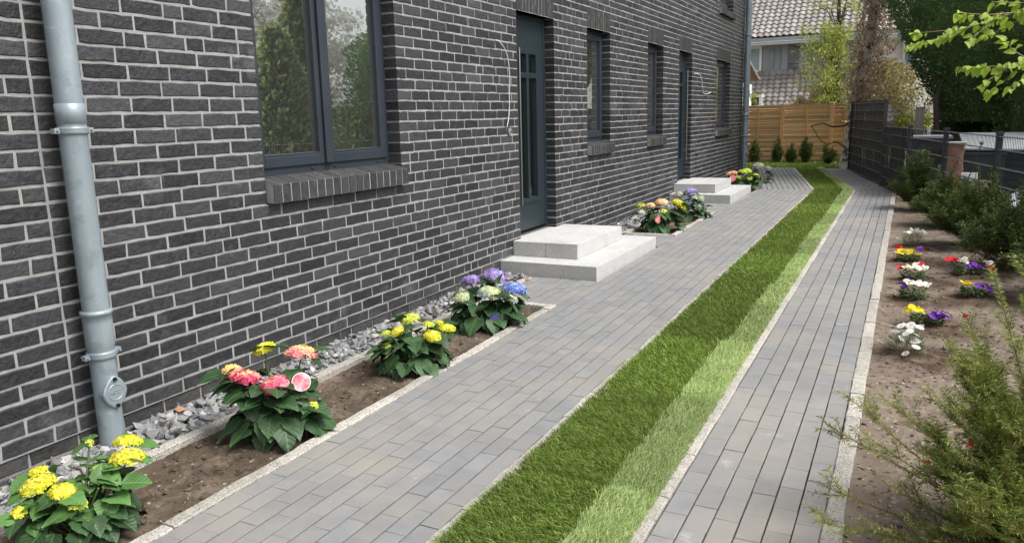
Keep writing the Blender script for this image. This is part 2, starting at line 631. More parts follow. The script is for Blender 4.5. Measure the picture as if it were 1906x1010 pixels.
PET_BLUEGREEN = petal_mat('petal_bluegreen', [(0.36, 0.44, 0.68), (0.58, 0.68, 0.48), (0.70, 0.74, 0.38), (0.55, 0.66, 0.20)])
PET_PEACH = petal_mat('petal_peach', [(0.80, 0.42, 0.34), (0.84, 0.58, 0.36), (0.85, 0.72, 0.42), (0.8, 0.74, 0.4)])
PET_GREY = petal_mat('petal_grey', [(0.42, 0.42, 0.36), (0.52, 0.53, 0.44), (0.36, 0.38, 0.32)])
PET_WHITE = petal_mat('petal_white', [(0.84, 0.84, 0.82), (0.80, 0.80, 0.76)], 0.05)
PET_CREAM = petal_mat('petal_cream', [(0.80, 0.78, 0.55), (0.84, 0.83, 0.74)], 0.05)
PET_VIOLET = petal_mat('petal_violet', [(0.10, 0.02, 0.28), (0.17, 0.04, 0.40), (0.25, 0.08, 0.5)])
PET_GOLD = petal_mat('petal_gold', [(0.80, 0.62, 0.01), (0.85, 0.70, 0.02)], 0.08)
PET_RED = petal_mat('petal_red', [(0.70, 0.02, 0.03), (0.8, 0.05, 0.06)])
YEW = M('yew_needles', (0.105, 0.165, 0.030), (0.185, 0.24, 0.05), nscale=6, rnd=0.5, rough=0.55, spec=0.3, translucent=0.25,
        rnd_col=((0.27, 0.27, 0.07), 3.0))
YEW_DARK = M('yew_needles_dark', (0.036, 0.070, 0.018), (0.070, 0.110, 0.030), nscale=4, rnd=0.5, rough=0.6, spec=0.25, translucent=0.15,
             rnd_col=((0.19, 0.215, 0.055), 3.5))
YEW_TWIG = M('yew_twig', (0.16, 0.085, 0.04), (0.11, 0.065, 0.035), nscale=30, rough=0.8)
THUJA = M('thuja_sprays', (0.115, 0.215, 0.078), (0.17, 0.275, 0.105), nscale=1.2, rnd=0.5, rough=0.7, spec=0.2, translucent=0.3,
          rnd_col=((0.16, 0.23, 0.07), 3.0))
THUJA_L = M('light_conifer', (0.27, 0.32, 0.14), (0.36, 0.40, 0.20), nscale=0.8, rnd=0.5, rough=0.7, translucent=0.45)
BARK = M('bark', (0.10, 0.075, 0.055), (0.055, 0.042, 0.034), nscale=14, rough=0.95, bump=1.0, bscale=25, stretch=(1, 1, 0.25), bdist=0.03)
BIRCH = M('birch_bark', (0.68, 0.64, 0.57), (0.50, 0.45, 0.38), nscale=6, rough=0.9, bump=0.6, bscale=18, bdist=0.02,
          stains=(((0.05, 0.042, 0.035), 5.5, 0.50, 0.56, 0.95), ((0.20, 0.14, 0.09), 9, 0.55, 0.62, 0.8)), stretch=(1, 1, 0.5))
IVYSTEM = M('ivy_stem', (0.46, 0.38, 0.29), (0.34, 0.27, 0.20), nscale=9, rough=0.9)
DRYLEAF = M('dry_ivy', (0.46, 0.32, 0.21), (0.62, 0.49, 0.36), nscale=3, rnd=0.5, rough=0.8, translucent=0.35,
            rnd_col=((0.56, 0.45, 0.34), 2.5))
DRYMIX = M('dry_mixed_leaf', (0.46, 0.36, 0.23), (0.50, 0.42, 0.26), nscale=2, rnd=0.4, rough=0.8, translucent=0.4, rnd_col=((0.50, 0.50, 0.16), 1.5))
YGLEAF = M('yellow_green_leaf', (0.30, 0.36, 0.07), (0.42, 0.46, 0.12), nscale=2, rnd=0.4, rough=0.6, translucent=0.4)
LIMELEAF = leaf_mat('lime_leaf', (0.32, 0.46, 0.045), (0.40, 0.54, 0.07), (0.46, 0.58, 0.14), rough=0.45, translucent=0.45, rnd=0.15)
BEIGELEAF = M('beige_dry_bush', (0.42, 0.34, 0.21), (0.55, 0.46, 0.30), nscale=4, rnd=0.35, rough=0.8, translucent=0.3)
BLOSSOM = M('white_blossom', (0.78, 0.77, 0.74), (0.7, 0.7, 0.66), rnd=0.1, rough=0.8, translucent=0.4)
WOODF = M('larch_slat', (0.62, 0.40, 0.20), (0.72, 0.51, 0.29), nscale=3.0, rnd=0.22, rough=0.75, spec=0.25, stretch=(0.35, 1, 9),
          bump=0.2, bscale=30, rnd_col=((0.72, 0.52, 0.30), 2.5), detail=7)
WOODP = M('larch_post', (0.50, 0.28, 0.12), (0.60, 0.36, 0.17), nscale=4.0, rnd=0.15, rough=0.75, stretch=(6, 6, 0.5), detail=7)
FENCE = M('fence_anthracite', (0.015, 0.018, 0.023), (0.022, 0.025, 0.031), nscale=3, rough=0.5, spec=0.4, rnd=0.15)
RAIL = M('fence_rod', (0.11, 0.115, 0.125), (0.15, 0.155, 0.165), nscale=3, rough=0.4, spec=0.5)
STRIP = M('privacy_strip', (0.013, 0.015, 0.019), (0.022, 0.025, 0.030), nscale=4, rough=0.55, spec=0.3, rnd=0.4)
TILE = M('roof_tile', (0.22, 0.20, 0.188), (0.30, 0.275, 0.258), nscale=5, rnd=0.22, rough=0.7, spec=0.3, bump=0.3, bscale=60,
         stains=(((0.18, 0.16, 0.14), 1.1, 0.55, 0.72, 0.5),))
WHITEP = M('white_paint', (0.74, 0.74, 0.72), (0.68, 0.68, 0.66), rough=0.6)
ZINCPANEL = M('zinc_panel', (0.20, 0.225, 0.24), (0.29, 0.31, 0.32), nscale=2.2, rough=0.55, spec=0.4, metal=0.2, stretch=(1, 1, 0.3), rnd=0.15)
HOUSEBRICK = M('grey_pier', (0.13, 0.14, 0.15), (0.2, 0.2, 0.2), nscale=5, rnd=0.4, rough=0.8)
SANDSTONE = M('red_sandstone', (0.26, 0.125, 0.09), (0.36, 0.20, 0.15), nscale=9, rough=0.95, bump=1.0, bscale=28, bdist=0.03)
STONECAP = M('stone_cap', (0.42, 0.38, 0.32), (0.5, 0.46, 0.4), nscale=8, rough=0.9)
SHED = M('shed_wall', (0.018, 0.021, 0.026), (0.028, 0.031, 0.037), nscale=3, rough=0.6, rnd=0.15)
SHEDROOF = M('pale_sheet_roof', (0.34, 0.36, 0.38), (0.27, 0.29, 0.31), nscale=2, rough=0.6)
GREYWOOD = M('grey_wood', (0.115, 0.10, 0.085), (0.17, 0.15, 0.13), nscale=4, rough=0.9, stretch=(6, 6, 0.4))
BROWNWOOD = M('brown_soffit', (0.26, 0.13, 0.065), (0.33, 0.17, 0.09), nscale=3, rough=0.7, stretch=(1, 0.2, 4))
LAWNBASE = M('ground_earth', (0.12, 0.105, 0.08), (0.17, 0.15, 0.11), nscale=1.2, rough=1, spec=0.05, bump=0.5, bscale=20)
BLUEFAB = M('blue_white_cover', (0.62, 0.66, 0.72), (0.20, 0.34, 0.62), nscale=3.5, rough=0.7, contrast=(0.45, 0.55))
BEIGEP = M('beige_board', (0.55, 0.45, 0.31), (0.62, 0.52, 0.38), nscale=3, rough=0.8)
DRYFALLEN = M('fallen_leaf', (0.20, 0.085, 0.04), (0.30, 0.16, 0.08), nscale=20, rnd=0.5, rough=0.8)


# ================================================================== THE SETTING
# ------------------------------------------------------------------ ground
g = Geo()
ys = [-80, -20, 0, 30, 90, 400]
xs = [-150, 300]
V = [(x, y, gz(y) - 0.07) for y in ys for x in xs]
g.add(V, [(2 * i, 2 * i + 1, 2 * i + 3, 2 * i + 2) for i in range(len(ys) - 1)])
tag(part('ground', g, LAWNBASE, None), 'bare earth ground under and around the garden', kind='structure')


def strip_sheet(x0, x1, y0, y1, dz, step=0.6):
    """sheet between two x following slope and the bend of the paths"""
    gg = Geo()
    cuts = sorted(set([y0, y1] + [y for y in np.arange(y0, y1, step)] + ([15.15] if y0 < 15.15 < y1 else [])))
    V = []
    for y in cuts:
        V += [(x0 + bend(y), y, gz(y) + dz), (x1 + bend(y), y, gz(y) + dz)]
    gg.add(V, [(2 * i, 2 * i + 1, 2 * i + 3, 2 * i + 2) for i in range(len(cuts) - 1)])
    return gg


def soil_h(x, y, a_, b_, dz, amp, mounds=()):
    """height of the uneven soil at x, y between the bed edges a_ and b_"""
    p = Vector((x, y, 0))
    n = mnoise.noise(p * 2.3) * 0.7 + mnoise.noise(p * 7) * 0.45 + mnoise.noise(p * 19) * 0.36 + mnoise.noise(p * 37) * 0.34
    e = min(1, 6 * min(x - a_, b_ - x) / (b_ - a_) + 0.15)
    z = gz(y) + dz + amp * n * e
    for (mx, my, mr, mh) in mounds:
        d = math.hypot(x - mx, y - my)
        if d < mr * 1.6:
            z += mh * math.exp(-(d / mr) ** 2 * 2) + abs(mnoise.noise(p * 26)) * 0.012 * math.exp(-(d / mr) ** 2)
    return z


def soil_sheet(x0f, x1f, y0, y1, dx, dy, dz, amp, mounds=()):
    """uneven soil surface on a grid"""
    ny = int((y1 - y0) / dy) + 1
    Y = np.linspace(y0, y1, ny)
    nx = max(2, int(max(x1f(y) - x0f(y) for y in (y0, (y0 + y1) / 2, y1)) / dx) + 1)
    V = np.zeros((ny, nx, 3))
    for j, y in enumerate(Y):
        a_, b_ = x0f(y), x1f(y)
        for i in range(nx):
            x = a_ + (b_ - a_) * i / (nx - 1)
            V[j, i] = (x, y, soil_h(x, y, a_, b_, dz, amp, mounds))
    F = [(j * nx + i, j * nx + i + 1, (j + 1) * nx + i + 1, (j + 1) * nx + i) for j in range(ny - 1) for i in range(nx - 1)]
    gg = Geo()
    gg.add(V.reshape(-1, 3), F)
    return gg


def clods(gg, xf0, xf1, y0, y1, n, r0, r1, dz, amp, mounds=()):
    """crumbs and clods half sunk in the soil surface"""
    for _ in range(n):
        y = y0 + (y1 - y0) * random.random() ** 1.5
        a_, b_ = xf0(y), xf1(y)
        x = random.uniform(a_ + 0.02, min(b_, a_ + 1.3) - 0.02)
        r = random.uniform(r0, r1) * (0.4 + random.random() ** 2 * 1.3)
        V, F = STONES[random.randrange(len(STONES))]
        z = soil_h(x, y, a_, b_, dz, amp, mounds)
        gg.add((V * np.array([r, r, r * 0.8])) @ rotz(random.random() * 6).T + np.array([x, y, z + r * 0.1]), F, random.random())


def stone_variants(n, seed, flat=0.6, jit=0.28):
    """angular chippings: jittered icosahedra"""
    rs = np.random.default_rng(seed)
    t = (1 + 5 ** 0.5) / 2
    base = np.array([(-1, t, 0), (1, t, 0), (-1, -t, 0), (1, -t, 0), (0, -1, t), (0, 1, t), (0, -1, -t), (0, 1, -t), (t, 0, -1), (t, 0, 1), (-t, 0, -1), (-t, 0, 1)], float)
    base /= np.linalg.norm(base[0])
    F = [(0, 11, 5), (0, 5, 1), (0, 1, 7), (0, 7, 10), (0, 10, 11), (1, 5, 9), (5, 11, 4), (11, 10, 2), (10, 7, 6), (7, 1, 8), (3, 9, 4), (3, 4, 2), (3, 2, 6), (3, 6, 8), (3, 8, 9), (4, 9, 5), (2, 4, 11), (6, 2, 10), (8, 6, 7), (9, 8, 1)]
    out = []
    for _ in range(n):
        V = base * (1 + rs.normal(0, jit, (12, 1)))
        V = V * np.array([rs.uniform(0.8, 1.35), rs.uniform(0.7, 1.0), rs.uniform(0.34, 0.62)])
        V = V @ rot_euler(*rs.uniform(-0.5, 0.5, 3)).T
        out.append((V, F))
    return out


STONES = stone_variants(16, 3, jit=.34)

# planting bed by the house (front), second bed, third bed
YW0, YW1 = -6.0, 19.05        # extent of the house wall
MD = [(.70, 1.78, .3, .01), (.74, 2.85, .3, .012), (.79, 3.96, .3, .012), (.77, 5.04, .3, .012)]
g = soil_sheet(lambda y: 0.37, lambda y: 0.965, 0.4, 5.62, 0.016, 0.016, -0.030, 0.028, MD)
clods(g, lambda y: 0.37, lambda y: 0.965, 0.9, 5.6, 3200, 0.004, 0.013, -0.030, 0.028, MD)
tag(part('planting_bed_soil', g, SOIL_DARK, None, smooth=False), 'dark fresh soil of the near planting bed along the wall', kind='structure')
g = soil_sheet(lambda y: 0.37, lambda y: 0.965, 9.45, 11.72, 0.05, 0.05, -0.028, 0.018)
tag(part('planting_bed_soil', g, SOIL_DARK, None), 'dark soil of the bed between the two doorsteps', kind='structure')
g = soil_sheet(lambda y: 0.33, lambda y: 1.0 if y < 15.2 else 1.0 + bend(y), 14.75, 17.3, 0.06, 0.06, -0.03, 0.018)
tag(part('planting_bed_soil', g, SOIL_DARK, None), 'dark soil of the last bed beyond the far doorstep', kind='structure')


def fence_x(y):
    return 3.329 + 0.2068 * (14.917 - y)


# right-hand bed: near part fine, rest coarser
PLANTS_R = [(3.572, 5.394), (3.705, 6.159), (3.621, 6.964), (3.622, 7.728), (3.576, 8.686), (3.61, 9.562), (4.06, 8.102), (4.069, 7.206)]


MR = [(px_ + 0.05, py_ - 0.05, 0.2, 0.02) for px_, py_ in PLANTS_R]
bed_edge = lambda y: max(3.42, min(fence_x(y) + 0.05, 5.0))


def bed_right(y0, y1, d):
    return soil_sheet(lambda y: 3.36, bed_edge, y0, y1, d, d, -0.026, 0.027, MR)


g = bed_right(1.2, 6.0, 0.024)
clods(g, lambda y: 3.36, bed_edge, 1.6, 9.5, 6500, 0.004, 0.013, -0.026, 0.027, MR)
V, L, C, T = bed_right(6.0, 14.9, 0.045).arrays()
g.addarr(V, L, C)
# moist, freshly dug soil round each plant has its own darker colour
soil_me = g.mesh('border_soil', None)


def soil_moist_mat():
    m = SOIL.copy()
    m.name = 'border_soil'
    nt = m.node_tree
    ln = nt.links.new
    b = nt.nodes['Principled BSDF']
    src = b.inputs['Base Color'].links[0].from_socket
    at = nd(nt, 'ShaderNodeAttribute', attribute_name='moist')
    mx = nd(nt, 'ShaderNodeMix', data_type='RGBA')
    ln(at.outputs['Fac'], mx.inputs['Factor'])
    ln(src, mx.inputs['A'])
    mx.inputs['B'].default_value = c4((0.070, 0.047, 0.034))
    ln(mx.outputs['Result'], b.inputs['Base Color'])
    return m


co = np.zeros(len(soil_me.vertices) * 3, dtype=np.float32)
soil_me.vertices.foreach_get('co', co)
co = co.reshape(-1, 3)
moist = np.zeros(len(co))
for (mx_, my_) in PLANTS_R:
    d = np.hypot((co[:, 0] - mx_ - 0.07) / 0.26, (co[:, 1] - my_ + 0.02) / 0.25)
    moist = np.maximum(moist, np.clip(2.1 - 1.5 * d, 0, 1))
nz = np.array([mnoise.noise(Vector((c[0] * 9, c[1] * 9, 0))) for c in co])
moist = np.clip(moist * (0.95 + 1.2 * nz), 0, 0.97)
a = soil_me.attributes.new('moist', 'FLOAT', 'POINT')
a.data.foreach_set('value', moist.astype(np.float32))
soil_me.materials.append(soil_moist_mat())
tag(obj('border_soil', soil_me), 'brown loose soil of the flower border along the metal fence', kind='structure')

# ------------------------------------------------------------------ gravel strip
g = Geo()


def gravel(gg, x0, x1, y0, y1, dens, r0, r1, dz):
    n = int((x1 - x0) * (y1 - y0) * dens)
    for _ in range(n):
        x, y = random.uniform(x0, x1), random.uniform(y0, y1)
        r = random.uniform(r0, r1)
        V, F = STONES[random.randrange(len(STONES))]
        Rm = rot_euler(random.uniform(-.6, .6), random.uniform(-.6, .6), random.random() * 6.28)
        hump = 0.02 * (1 - abs((x - x0) / (x1 - x0) * 2 - 1)) + (0.03 if x < x0 + .1 else 0) * 0
        gg.add((V * r) @ Rm.T + np.array([x, y, gz(y) + dz + hump + random.uniform(-.012, .012)]), F, random.random())


gravel(g, 0.0, 0.315, 0.6, 6.63, 1150, 0.019, 0.036, -0.022)
gravel(g, 0.0, 0.31, 0.6, 6.63, 520, 0.016, 0.033, 0.0)
gravel(g, 0.0, 0.32, 8.66, 12.7, 1100, 0.018, 0.034, -0.01)
gravel(g, 0.0, 0.30, 14.7, 19.0, 700, 0.02, 0.036, -0.01)
o = part('gravel', g, GRAVEL, None)
tag(o, 'grey stone chippings in the strip along the foot of the wall', 'gravel', kind='stuff')
g = Geo()
for (a_, b_) in ((0.2, 6.66), (8.64, 12.74), (14.68, 19.2)):
    V = [(-0.02, a_, gz(a_) - 0.045), (0.36, a_, gz(a_) - 0.045), (0.36, b_, gz(b_) - 0.045), (-0.02, b_, gz(b_) - 0.045)]
    g.add(V, [(0, 1, 2, 3)])
tag(part('gravel_bed', g, JOINT, None), 'dark fines under the grey chippings', kind='structure')

# fallen brown leaves in the gravel
for i, (x, y) in enumerate([(.12, 3.28), (.2, 3.05), (.15, 4.85), (.24, 5.1), (.1, 2.75), (.2, 6.1)]):
    gg = Geo()
    s = random.uniform(.02, .03)
    gg.add([(-s, 0, 0), (-.3 * s, -.7 * s, .3 * s), (s * .7, -.5 * s, .1 * s), (1.3 * s, 0, .5 * s), (s * .6, .6 * s, .2 * s), (-.4 * s, .6 * s, .35 * s)], [(0, 1, 2, 3, 4, 5)])
    o = part('fallen_leaf', gg, DRYFALLEN, None)
    o.location = (x, y, gz(y) + .04)
    o.rotation_euler = (random.uniform(-.4, .4), random.uniform(-.4, .4), random.random() * 6)
    tag(o, 'dry reddish brown leaf lying on the chippings by the wall', 'leaf', 'fallen leaves on the chippings')
# litter of leaves by the first doorstep
for i in range(9):
    gg = Geo()
    s = random.uniform(.022, .034)
    gg.add([(-s, 0, 0), (-.3 * s, -.7 * s, .3 * s), (s * .7, -.5 * s, .1 * s), (1.3 * s, 0, .5 * s), (s * .6, .6 * s, .2 * s), (-.4 * s, .6 * s, .35 * s)], [(0, 1, 2, 3, 4, 5)])
    o = part('fallen_leaf', gg, DRYFALLEN, None)
    y = random.uniform(6.05, 6.6)
    o.location = (random.uniform(.12, .42), y, gz(y) + .03)
    o.rotation_euler = (random.uniform(-.6, .6), random.uniform(-.6, .6), random.random() * 6)
    tag(o, 'dry brown leaf in the corner by the near doorstep', 'leaf', 'fallen leaves in the doorstep corner')


# ------------------------------------------------------------------ kerbs
def kerb_variant(L, wid, seed, hgt=0.12):
    """rough granite kerb stone along y, top at z = 0"""
    rs = random.Random(seed)
    n = max(4, int(L / 0.05))
    V, F = [], []
    for j in range(n + 1):
        y = -L / 2 + L * j / n
        e = 0.0024
        a = -wid / 2 + rs.uniform(-e, e)
        b_ = wid / 2 + rs.uniform(-e, e)
        zt = rs.uniform(-.003, .003)
        V += [(a, y, -hgt), (a, y, zt - .006), (a + .005, y, zt), (rs.uniform(-.01, .01), y, zt + rs.uniform(0, .003)), (b_ - .005, y, zt), (b_, y, zt - .006), (b_, y, -hgt)]
    for j in range(n):
        for k in range(6):
            F.append((j * 7 + k, (j + 1) * 7 + k, (j + 1) * 7 + k + 1, j * 7 + k + 1))
    F.append(tuple(range(7)))
    F.append(tuple(n * 7 + k for k in range(6, -1, -1)))
    gg = Geo()
    gg.add(V, [tuple(reversed(f)) for f in F])
    return gg


KV = [kerb_variant(0.34, 0.066, i) for i in range(5)]
KVM = [k.mesh('kerb_stone', KERBM, False) for k in KV]


def kerb_line(label, x, y0, y1, wid=0.066, dz=0.006, along_x=False, follow=True):
    root = obj('kerb', None, loc=(0, 0, 0))
    tag(root, label, kind='structure')
    p = y0
    while p < y1 - 0.02:
        L = min(random.uniform(0.30, 0.62), y1 - p)
        if y1 - p - L < 0.1:
            L = y1 - p
        c = p + L / 2
        v = random.randrange(len(KVM))
        s = (wid / 0.066 * random.uniform(.95, 1.05), (L - 0.002) / 0.34, 1)
        if along_x:
            obj('kerb_stone', KVM[v], root, (c, x, gz(x) + dz), (0, 0, -math.pi / 2), s)
        else:
            bx = bend(c) if follow else 0
            rz = math.atan(0.19) if (follow and c > 15.15) else 0
            obj('kerb_stone', KVM[v], root, (x + bx + random.uniform(-.002, .002), c, gz(c) + dz + random.uniform(-.002, .002)), (0.0085, 0, rz), (s[0], s[1] * (1.018 if rz else 1), 1))
        p += L
    return root


kerb_line('granite kerb between chippings and the near planting bed', 0.345, 0.5, 5.66)
kerb_line('granite kerb between the near planting bed and the wide path', 0.99, 0.5, 5.70)
kerb_line('short granite kerb closing the near planting bed before the doorstep', 5.665, 0.38, 0.955, along_x=True)
kerb_line('granite kerb along the left edge of the grass strip', 2.025, 0.8, 20.3)
kerb_line('granite kerb along the right edge of the grass strip', 2.692, 0.8, 20.2)
kerb_line('granite kerb between the narrow path and the flower border', 3.342, 0.8, 19.6, 0.07)
kerb_line('granite kerb along the wide path side of the middle bed', 0.975, 9.43, 11.76)
kerb_line('granite kerb closing the near end of the middle bed', 9.455, 0.34, 0.94, along_x=True)
kerb_line('granite kerb closing the far end of the middle bed', 11.735, 0.34, 0.94, along_x=True)
kerb_line('granite kerb between chippings and the middle bed', 0.34, 9.43, 11.76)
kerb_line('short granite kerb beside the near doorstep', 0.345, 5.70, 6.62)


# ------------------------------------------------------------------ paths
def paver_variant(L, W, seed):
    rs = random.Random(seed)
    c, d = 0.0016, 0.0014
    hx, hy = W / 2, L / 2
    j = lambda: rs.uniform(-.0008, .0008)
    V = []
    for (x, y) in ((-hx, -hy), (hx, -hy), (hx, hy), (-hx, hy)):
        V.append((x + j(), y + j(), -0.05))
    for (x, y) in ((-hx, -hy), (hx, -hy), (hx, hy), (-hx, hy)):
        V.append((x + j(), y + j(), -d))
    for (x, y) in ((-hx + c, -hy + c), (hx - c, -hy + c), (hx - c, hy - c), (-hx + c, hy - c)):
        V.append((x + j(), y + j(), 0))
    F = [(8, 9, 10, 11)]
    for k in range(4):
        k2 = (k + 1) % 4
        F += [(k, k2, 4 + k2, 4 + k), (4 + k, 4 + k2, 8 + k2, 8 + k)]
    gg = Geo()
    gg.add(V, F)
    return gg


PL, PWD = 0.187, 0.0905
PV = [paver_variant(PL, PWD, i) for i in range(4)]


def pave_rows(items, x0, pitch, rows, y0, y1, gap=0.0095):
    for r in range(rows):
        xc = x0 + pitch * (r + 0.5)
        p = y0 - 0.19 + (0.0955 if r % 2 else 0.0) + random.uniform(-.02, .02)
        while p < y1:
            a_, b_ = max(p, y0), min(p + 0.191, y1)
            # pavers do not run through the bend
            if a_ < 15.15 < b_:
                segs = [(a_, 15.15), (15.15, b_)]
            else:
                segs = [(a_, b_)]
            for (s0, s1) in segs:
                if s1 - s0 < 0.03:
                    continue
                c = (s0 + s1) / 2
                after = c > 15.15
                rz = math.atan(0.19) if after else random.uniform(-.006, .006)
                items.append((random.randrange(4), (xc + bend(c) + random.uniform(-.0008, .0008), c, gz(c) + random.uniform(-.0015, .0015)),
                              (0.0085 + random.uniform(-.006, .006), random.uniform(-.008, .008), rz),
                              ((pitch - gap) / PWD * (0.982 if after else 1), (s1 - s0 - 0.0016) / PL * (1.018 if after else 1), 1), math.sqrt(0.19 * 0.095)))
            p += 0.191


root = tag(obj('wide_path', None), 'wide grey paver path along the house front', kind='structure')
part('bedding', strip_sheet(1.02, 1.99, 0.6, 20.35, -0.020), JOINT, root)
gB = Geo()
for (a_, b_) in ((5.69, 6.68), (8.6, 9.44), (11.76, 12.8)):
    V = [(0.3, a_, gz(a_) - .020), (1.03, a_, gz(a_) - .020), (1.03, b_, gz(b_) - .020), (0.3, b_, gz(b_) - .020)]
    gB.add(V, [(0, 1, 2, 3)])
part('bedding', gB, JOINT, root)
items = []
pave_rows(items, 1.027, 0.0963, 10, 0.9, 20.35)
for (a_, b_) in ((5.70, 6.67), (8.625, 9.42), (11.77, 12.80)):
    pave_rows(items, 0.38, 0.0924, 7, a_, b_)
pieces('paver', PV, items, PAVER, root, 300, 'paver_field')
root = tag(obj('narrow_path', None), 'narrow grey paver path between grass strip and flower border', kind='structure')
part('bedding', strip_sheet(2.72, 3.315, 0.6, 20.2, -0.016), JOINT, root)
items = []
pave_rows(items, 2.729, 0.0962, 6, 0.9, 20.2, 0.0065)
pieces('paver', PV, items, PAVER, root, 300, 'paver_field')


# ------------------------------------------------------------------ grass
def grass_blades(X, Y, Z, hgt, wid, lean, lean_amt, rng):
    n = len(X)
    az = rng.uniform(0, 2 * np.pi, n)
    H = hgt * rng.uniform(0.55, 1.25, n)
    Wd = wid * rng.uniform(0.7, 1.3, n)
    dirx = lean[0] * lean_amt + np.cos(az) * 0.75
    diry = lean[1] * lean_amt + np.sin(az) * 0.75
    a2 = rng.uniform(0, 2 * np.pi, n)
    wx, wy = np.cos(a2) * Wd / 2, np.sin(a2) * Wd / 2
    P0 = np.stack([X, Y, Z], 1)
    P1 = P0 + np.stack([dirx * H * 0.28, diry * H * 0.28, H * 0.6], 1)
    P2 = P0 + np.stack([dirx * H * 0.85, diry * H * 0.85, H * rng.uniform(.7, 1.0, n)], 1)
    Wv = np.stack([wx, wy, np.zeros(n)], 1)
    V = np.stack([P0 - Wv, P0 + Wv, P1 + Wv * .85, P1 - Wv * .85, P2], 1).reshape(-1, 3)
    base = np.arange(n)[:, None] * 5
    loops = np.concatenate([base + np.array([0, 1, 2, 3]), base + np.array([3, 2, 4])], 1).ravel()
    counts = np.tile([4, 3], n)
    tone = np.repeat(rng.uniform(0, 1, n), 5)
    return V, loops, counts, tone


def sod_edge(y):
    """border between the two turf rolls: butted pieces, slightly out of line, ragged"""
    base = [2.468, 2.535, 2.505, 2.53, 2.50, 2.525, 2.51, 2.52][int(max(0, min(7, (y - 3.2) // 1.9 + (1 if y >= 3.2 else 0))))] if y > 5.1 else 2.468
    return base + 0.008 * mnoise.noise(Vector((0.3, y * 9, 4))) + 0.012 * mnoise.noise(Vector((0.9, y * 31, 7)))


def grass_strip(name, label, mat, x0, x1, y0, y1, dens0, lean, amt, hgt=0.034, side=0):
    gg = Geo()
    y = y0
    while y < y1:
        ye = min(y + 0.5, y1)
        d = max(1.0, (y + 1.2) / 3.0)
        n = int(dens0 * (x1 - x0) * (ye - y) / d ** 1.6)
        X = RNG.uniform(x0, x1, n)
        Y = RNG.uniform(y, ye, n)
        # sod joints leave slightly thinner lines
        keep = (np.abs(((Y + 0.48) % 1.12)) > 0.035) | (RNG.random(n) < .35)
        X, Y = X[keep], Y[keep]
        if side:
            ed = np.array([sod_edge(q) for q in Y]) + RNG.normal(0, .006, len(Y))
            keep = (X < ed) if side < 0 else (X >= ed)
            X, Y = X[keep], Y[keep]
        # uneven sward
        hh = np.array([mnoise.noise(Vector((a_ * 6, b_ * 6, 0))) for a_, b_ in zip(X, Y)])
        V, L, C, T = grass_blades(X + bendv(Y), Y, gzv(Y) + 0.004, hgt * (1 + 0.35 * hh), 0.0026 * d ** .8, lean, amt, RNG)
        sod = np.floor((Y + 0.48) / 1.12).astype(int)
        st = np.array([.22, .55, .30, .62, .18, .5, .35])[sod % 7]
        T = np.repeat(np.clip(st + RNG.normal(0, .13, len(Y)), .01, .97), 5)
        gg.addarr(V, L, C, T)
        y = ye
    o = part(name, gg, mat, None)
    tag(o, label, 'grass', kind='stuff')


tag(part('sod_ground', strip_sheet(2.05, 2.50, 0.8, 20.4, 0.002), SOD, None), 'turf mat under the dark grass', kind='structure')
tag(part('sod_ground', strip_sheet(2.50, 2.67, 0.8, 20.4, 0.002), SOD_LIT, None), 'turf mat under the pale grass, painted lighter to match it', kind='structure')
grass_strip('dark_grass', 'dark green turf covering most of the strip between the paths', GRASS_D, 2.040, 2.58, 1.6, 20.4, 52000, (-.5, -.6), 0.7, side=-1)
grass_strip('pale_grass', 'turf roll along the right side of the grass strip, its lit look painted in paler green', GRASS_LIT, 2.43, 2.684, 1.6, 20.4, 52000, (.35, .8), 0.9, side=1)
# lawn at the far end
gg = Geo()
V = [(-4, 20.3, gz(20.3) - .02), (2.6, 20.3, gz(20.3) - .02), (2.6, 22.8, gz(22.8) - .02), (-4, 22.8, gz(22.8) - .02)]
gg.add(V, [(0, 1, 2, 3)])
V2 = [(-4, 17.2, gz(17.2) - .03), (0.62, 17.2, gz(17.2) - .03), (0.1, 20.4, gz(20.4) - .03), (-4, 20.4, gz(20.4) - .03)]
gg.add(V2, [(0, 1, 2, 3)])
tag(part('sod_ground', gg, SOD, None), 'turf of the small lawn before the wooden fence', kind='structure')
gg = Geo()
n = 16000
X = RNG.uniform(-2.5, 2.5, n)
Y = RNG.uniform(20.38, 22.6, n)
V, L, C, T = grass_blades(X, Y, gzv(Y) - .02, 0.05, 0.012, (0, 0), 0, RNG)
gg.addarr(V, L, C, T)
n = 4000
X = RNG.uniform(-1.2, .5, n)
Y = RNG.uniform(17.3, 20.4, n)
V, L, C, T = grass_blades(X, Y, gzv(Y) - .03, 0.05, 0.012, (0, 0), 0, RNG)
gg.addarr(V, L, C, T)
tag(part('lawn', gg, GRASS_D, None), 'green lawn across the far end before the wooden fence', 'grass', kind='stuff')

# ================================================================== THE HOUSE
ZB, CH = 0.068, 0.0797           # damp course height, brick course height
BLp = 0.25                       # stretcher pitch
ZTOP = ZB + 66 * CH
zc = lambda k: ZB + k * CH
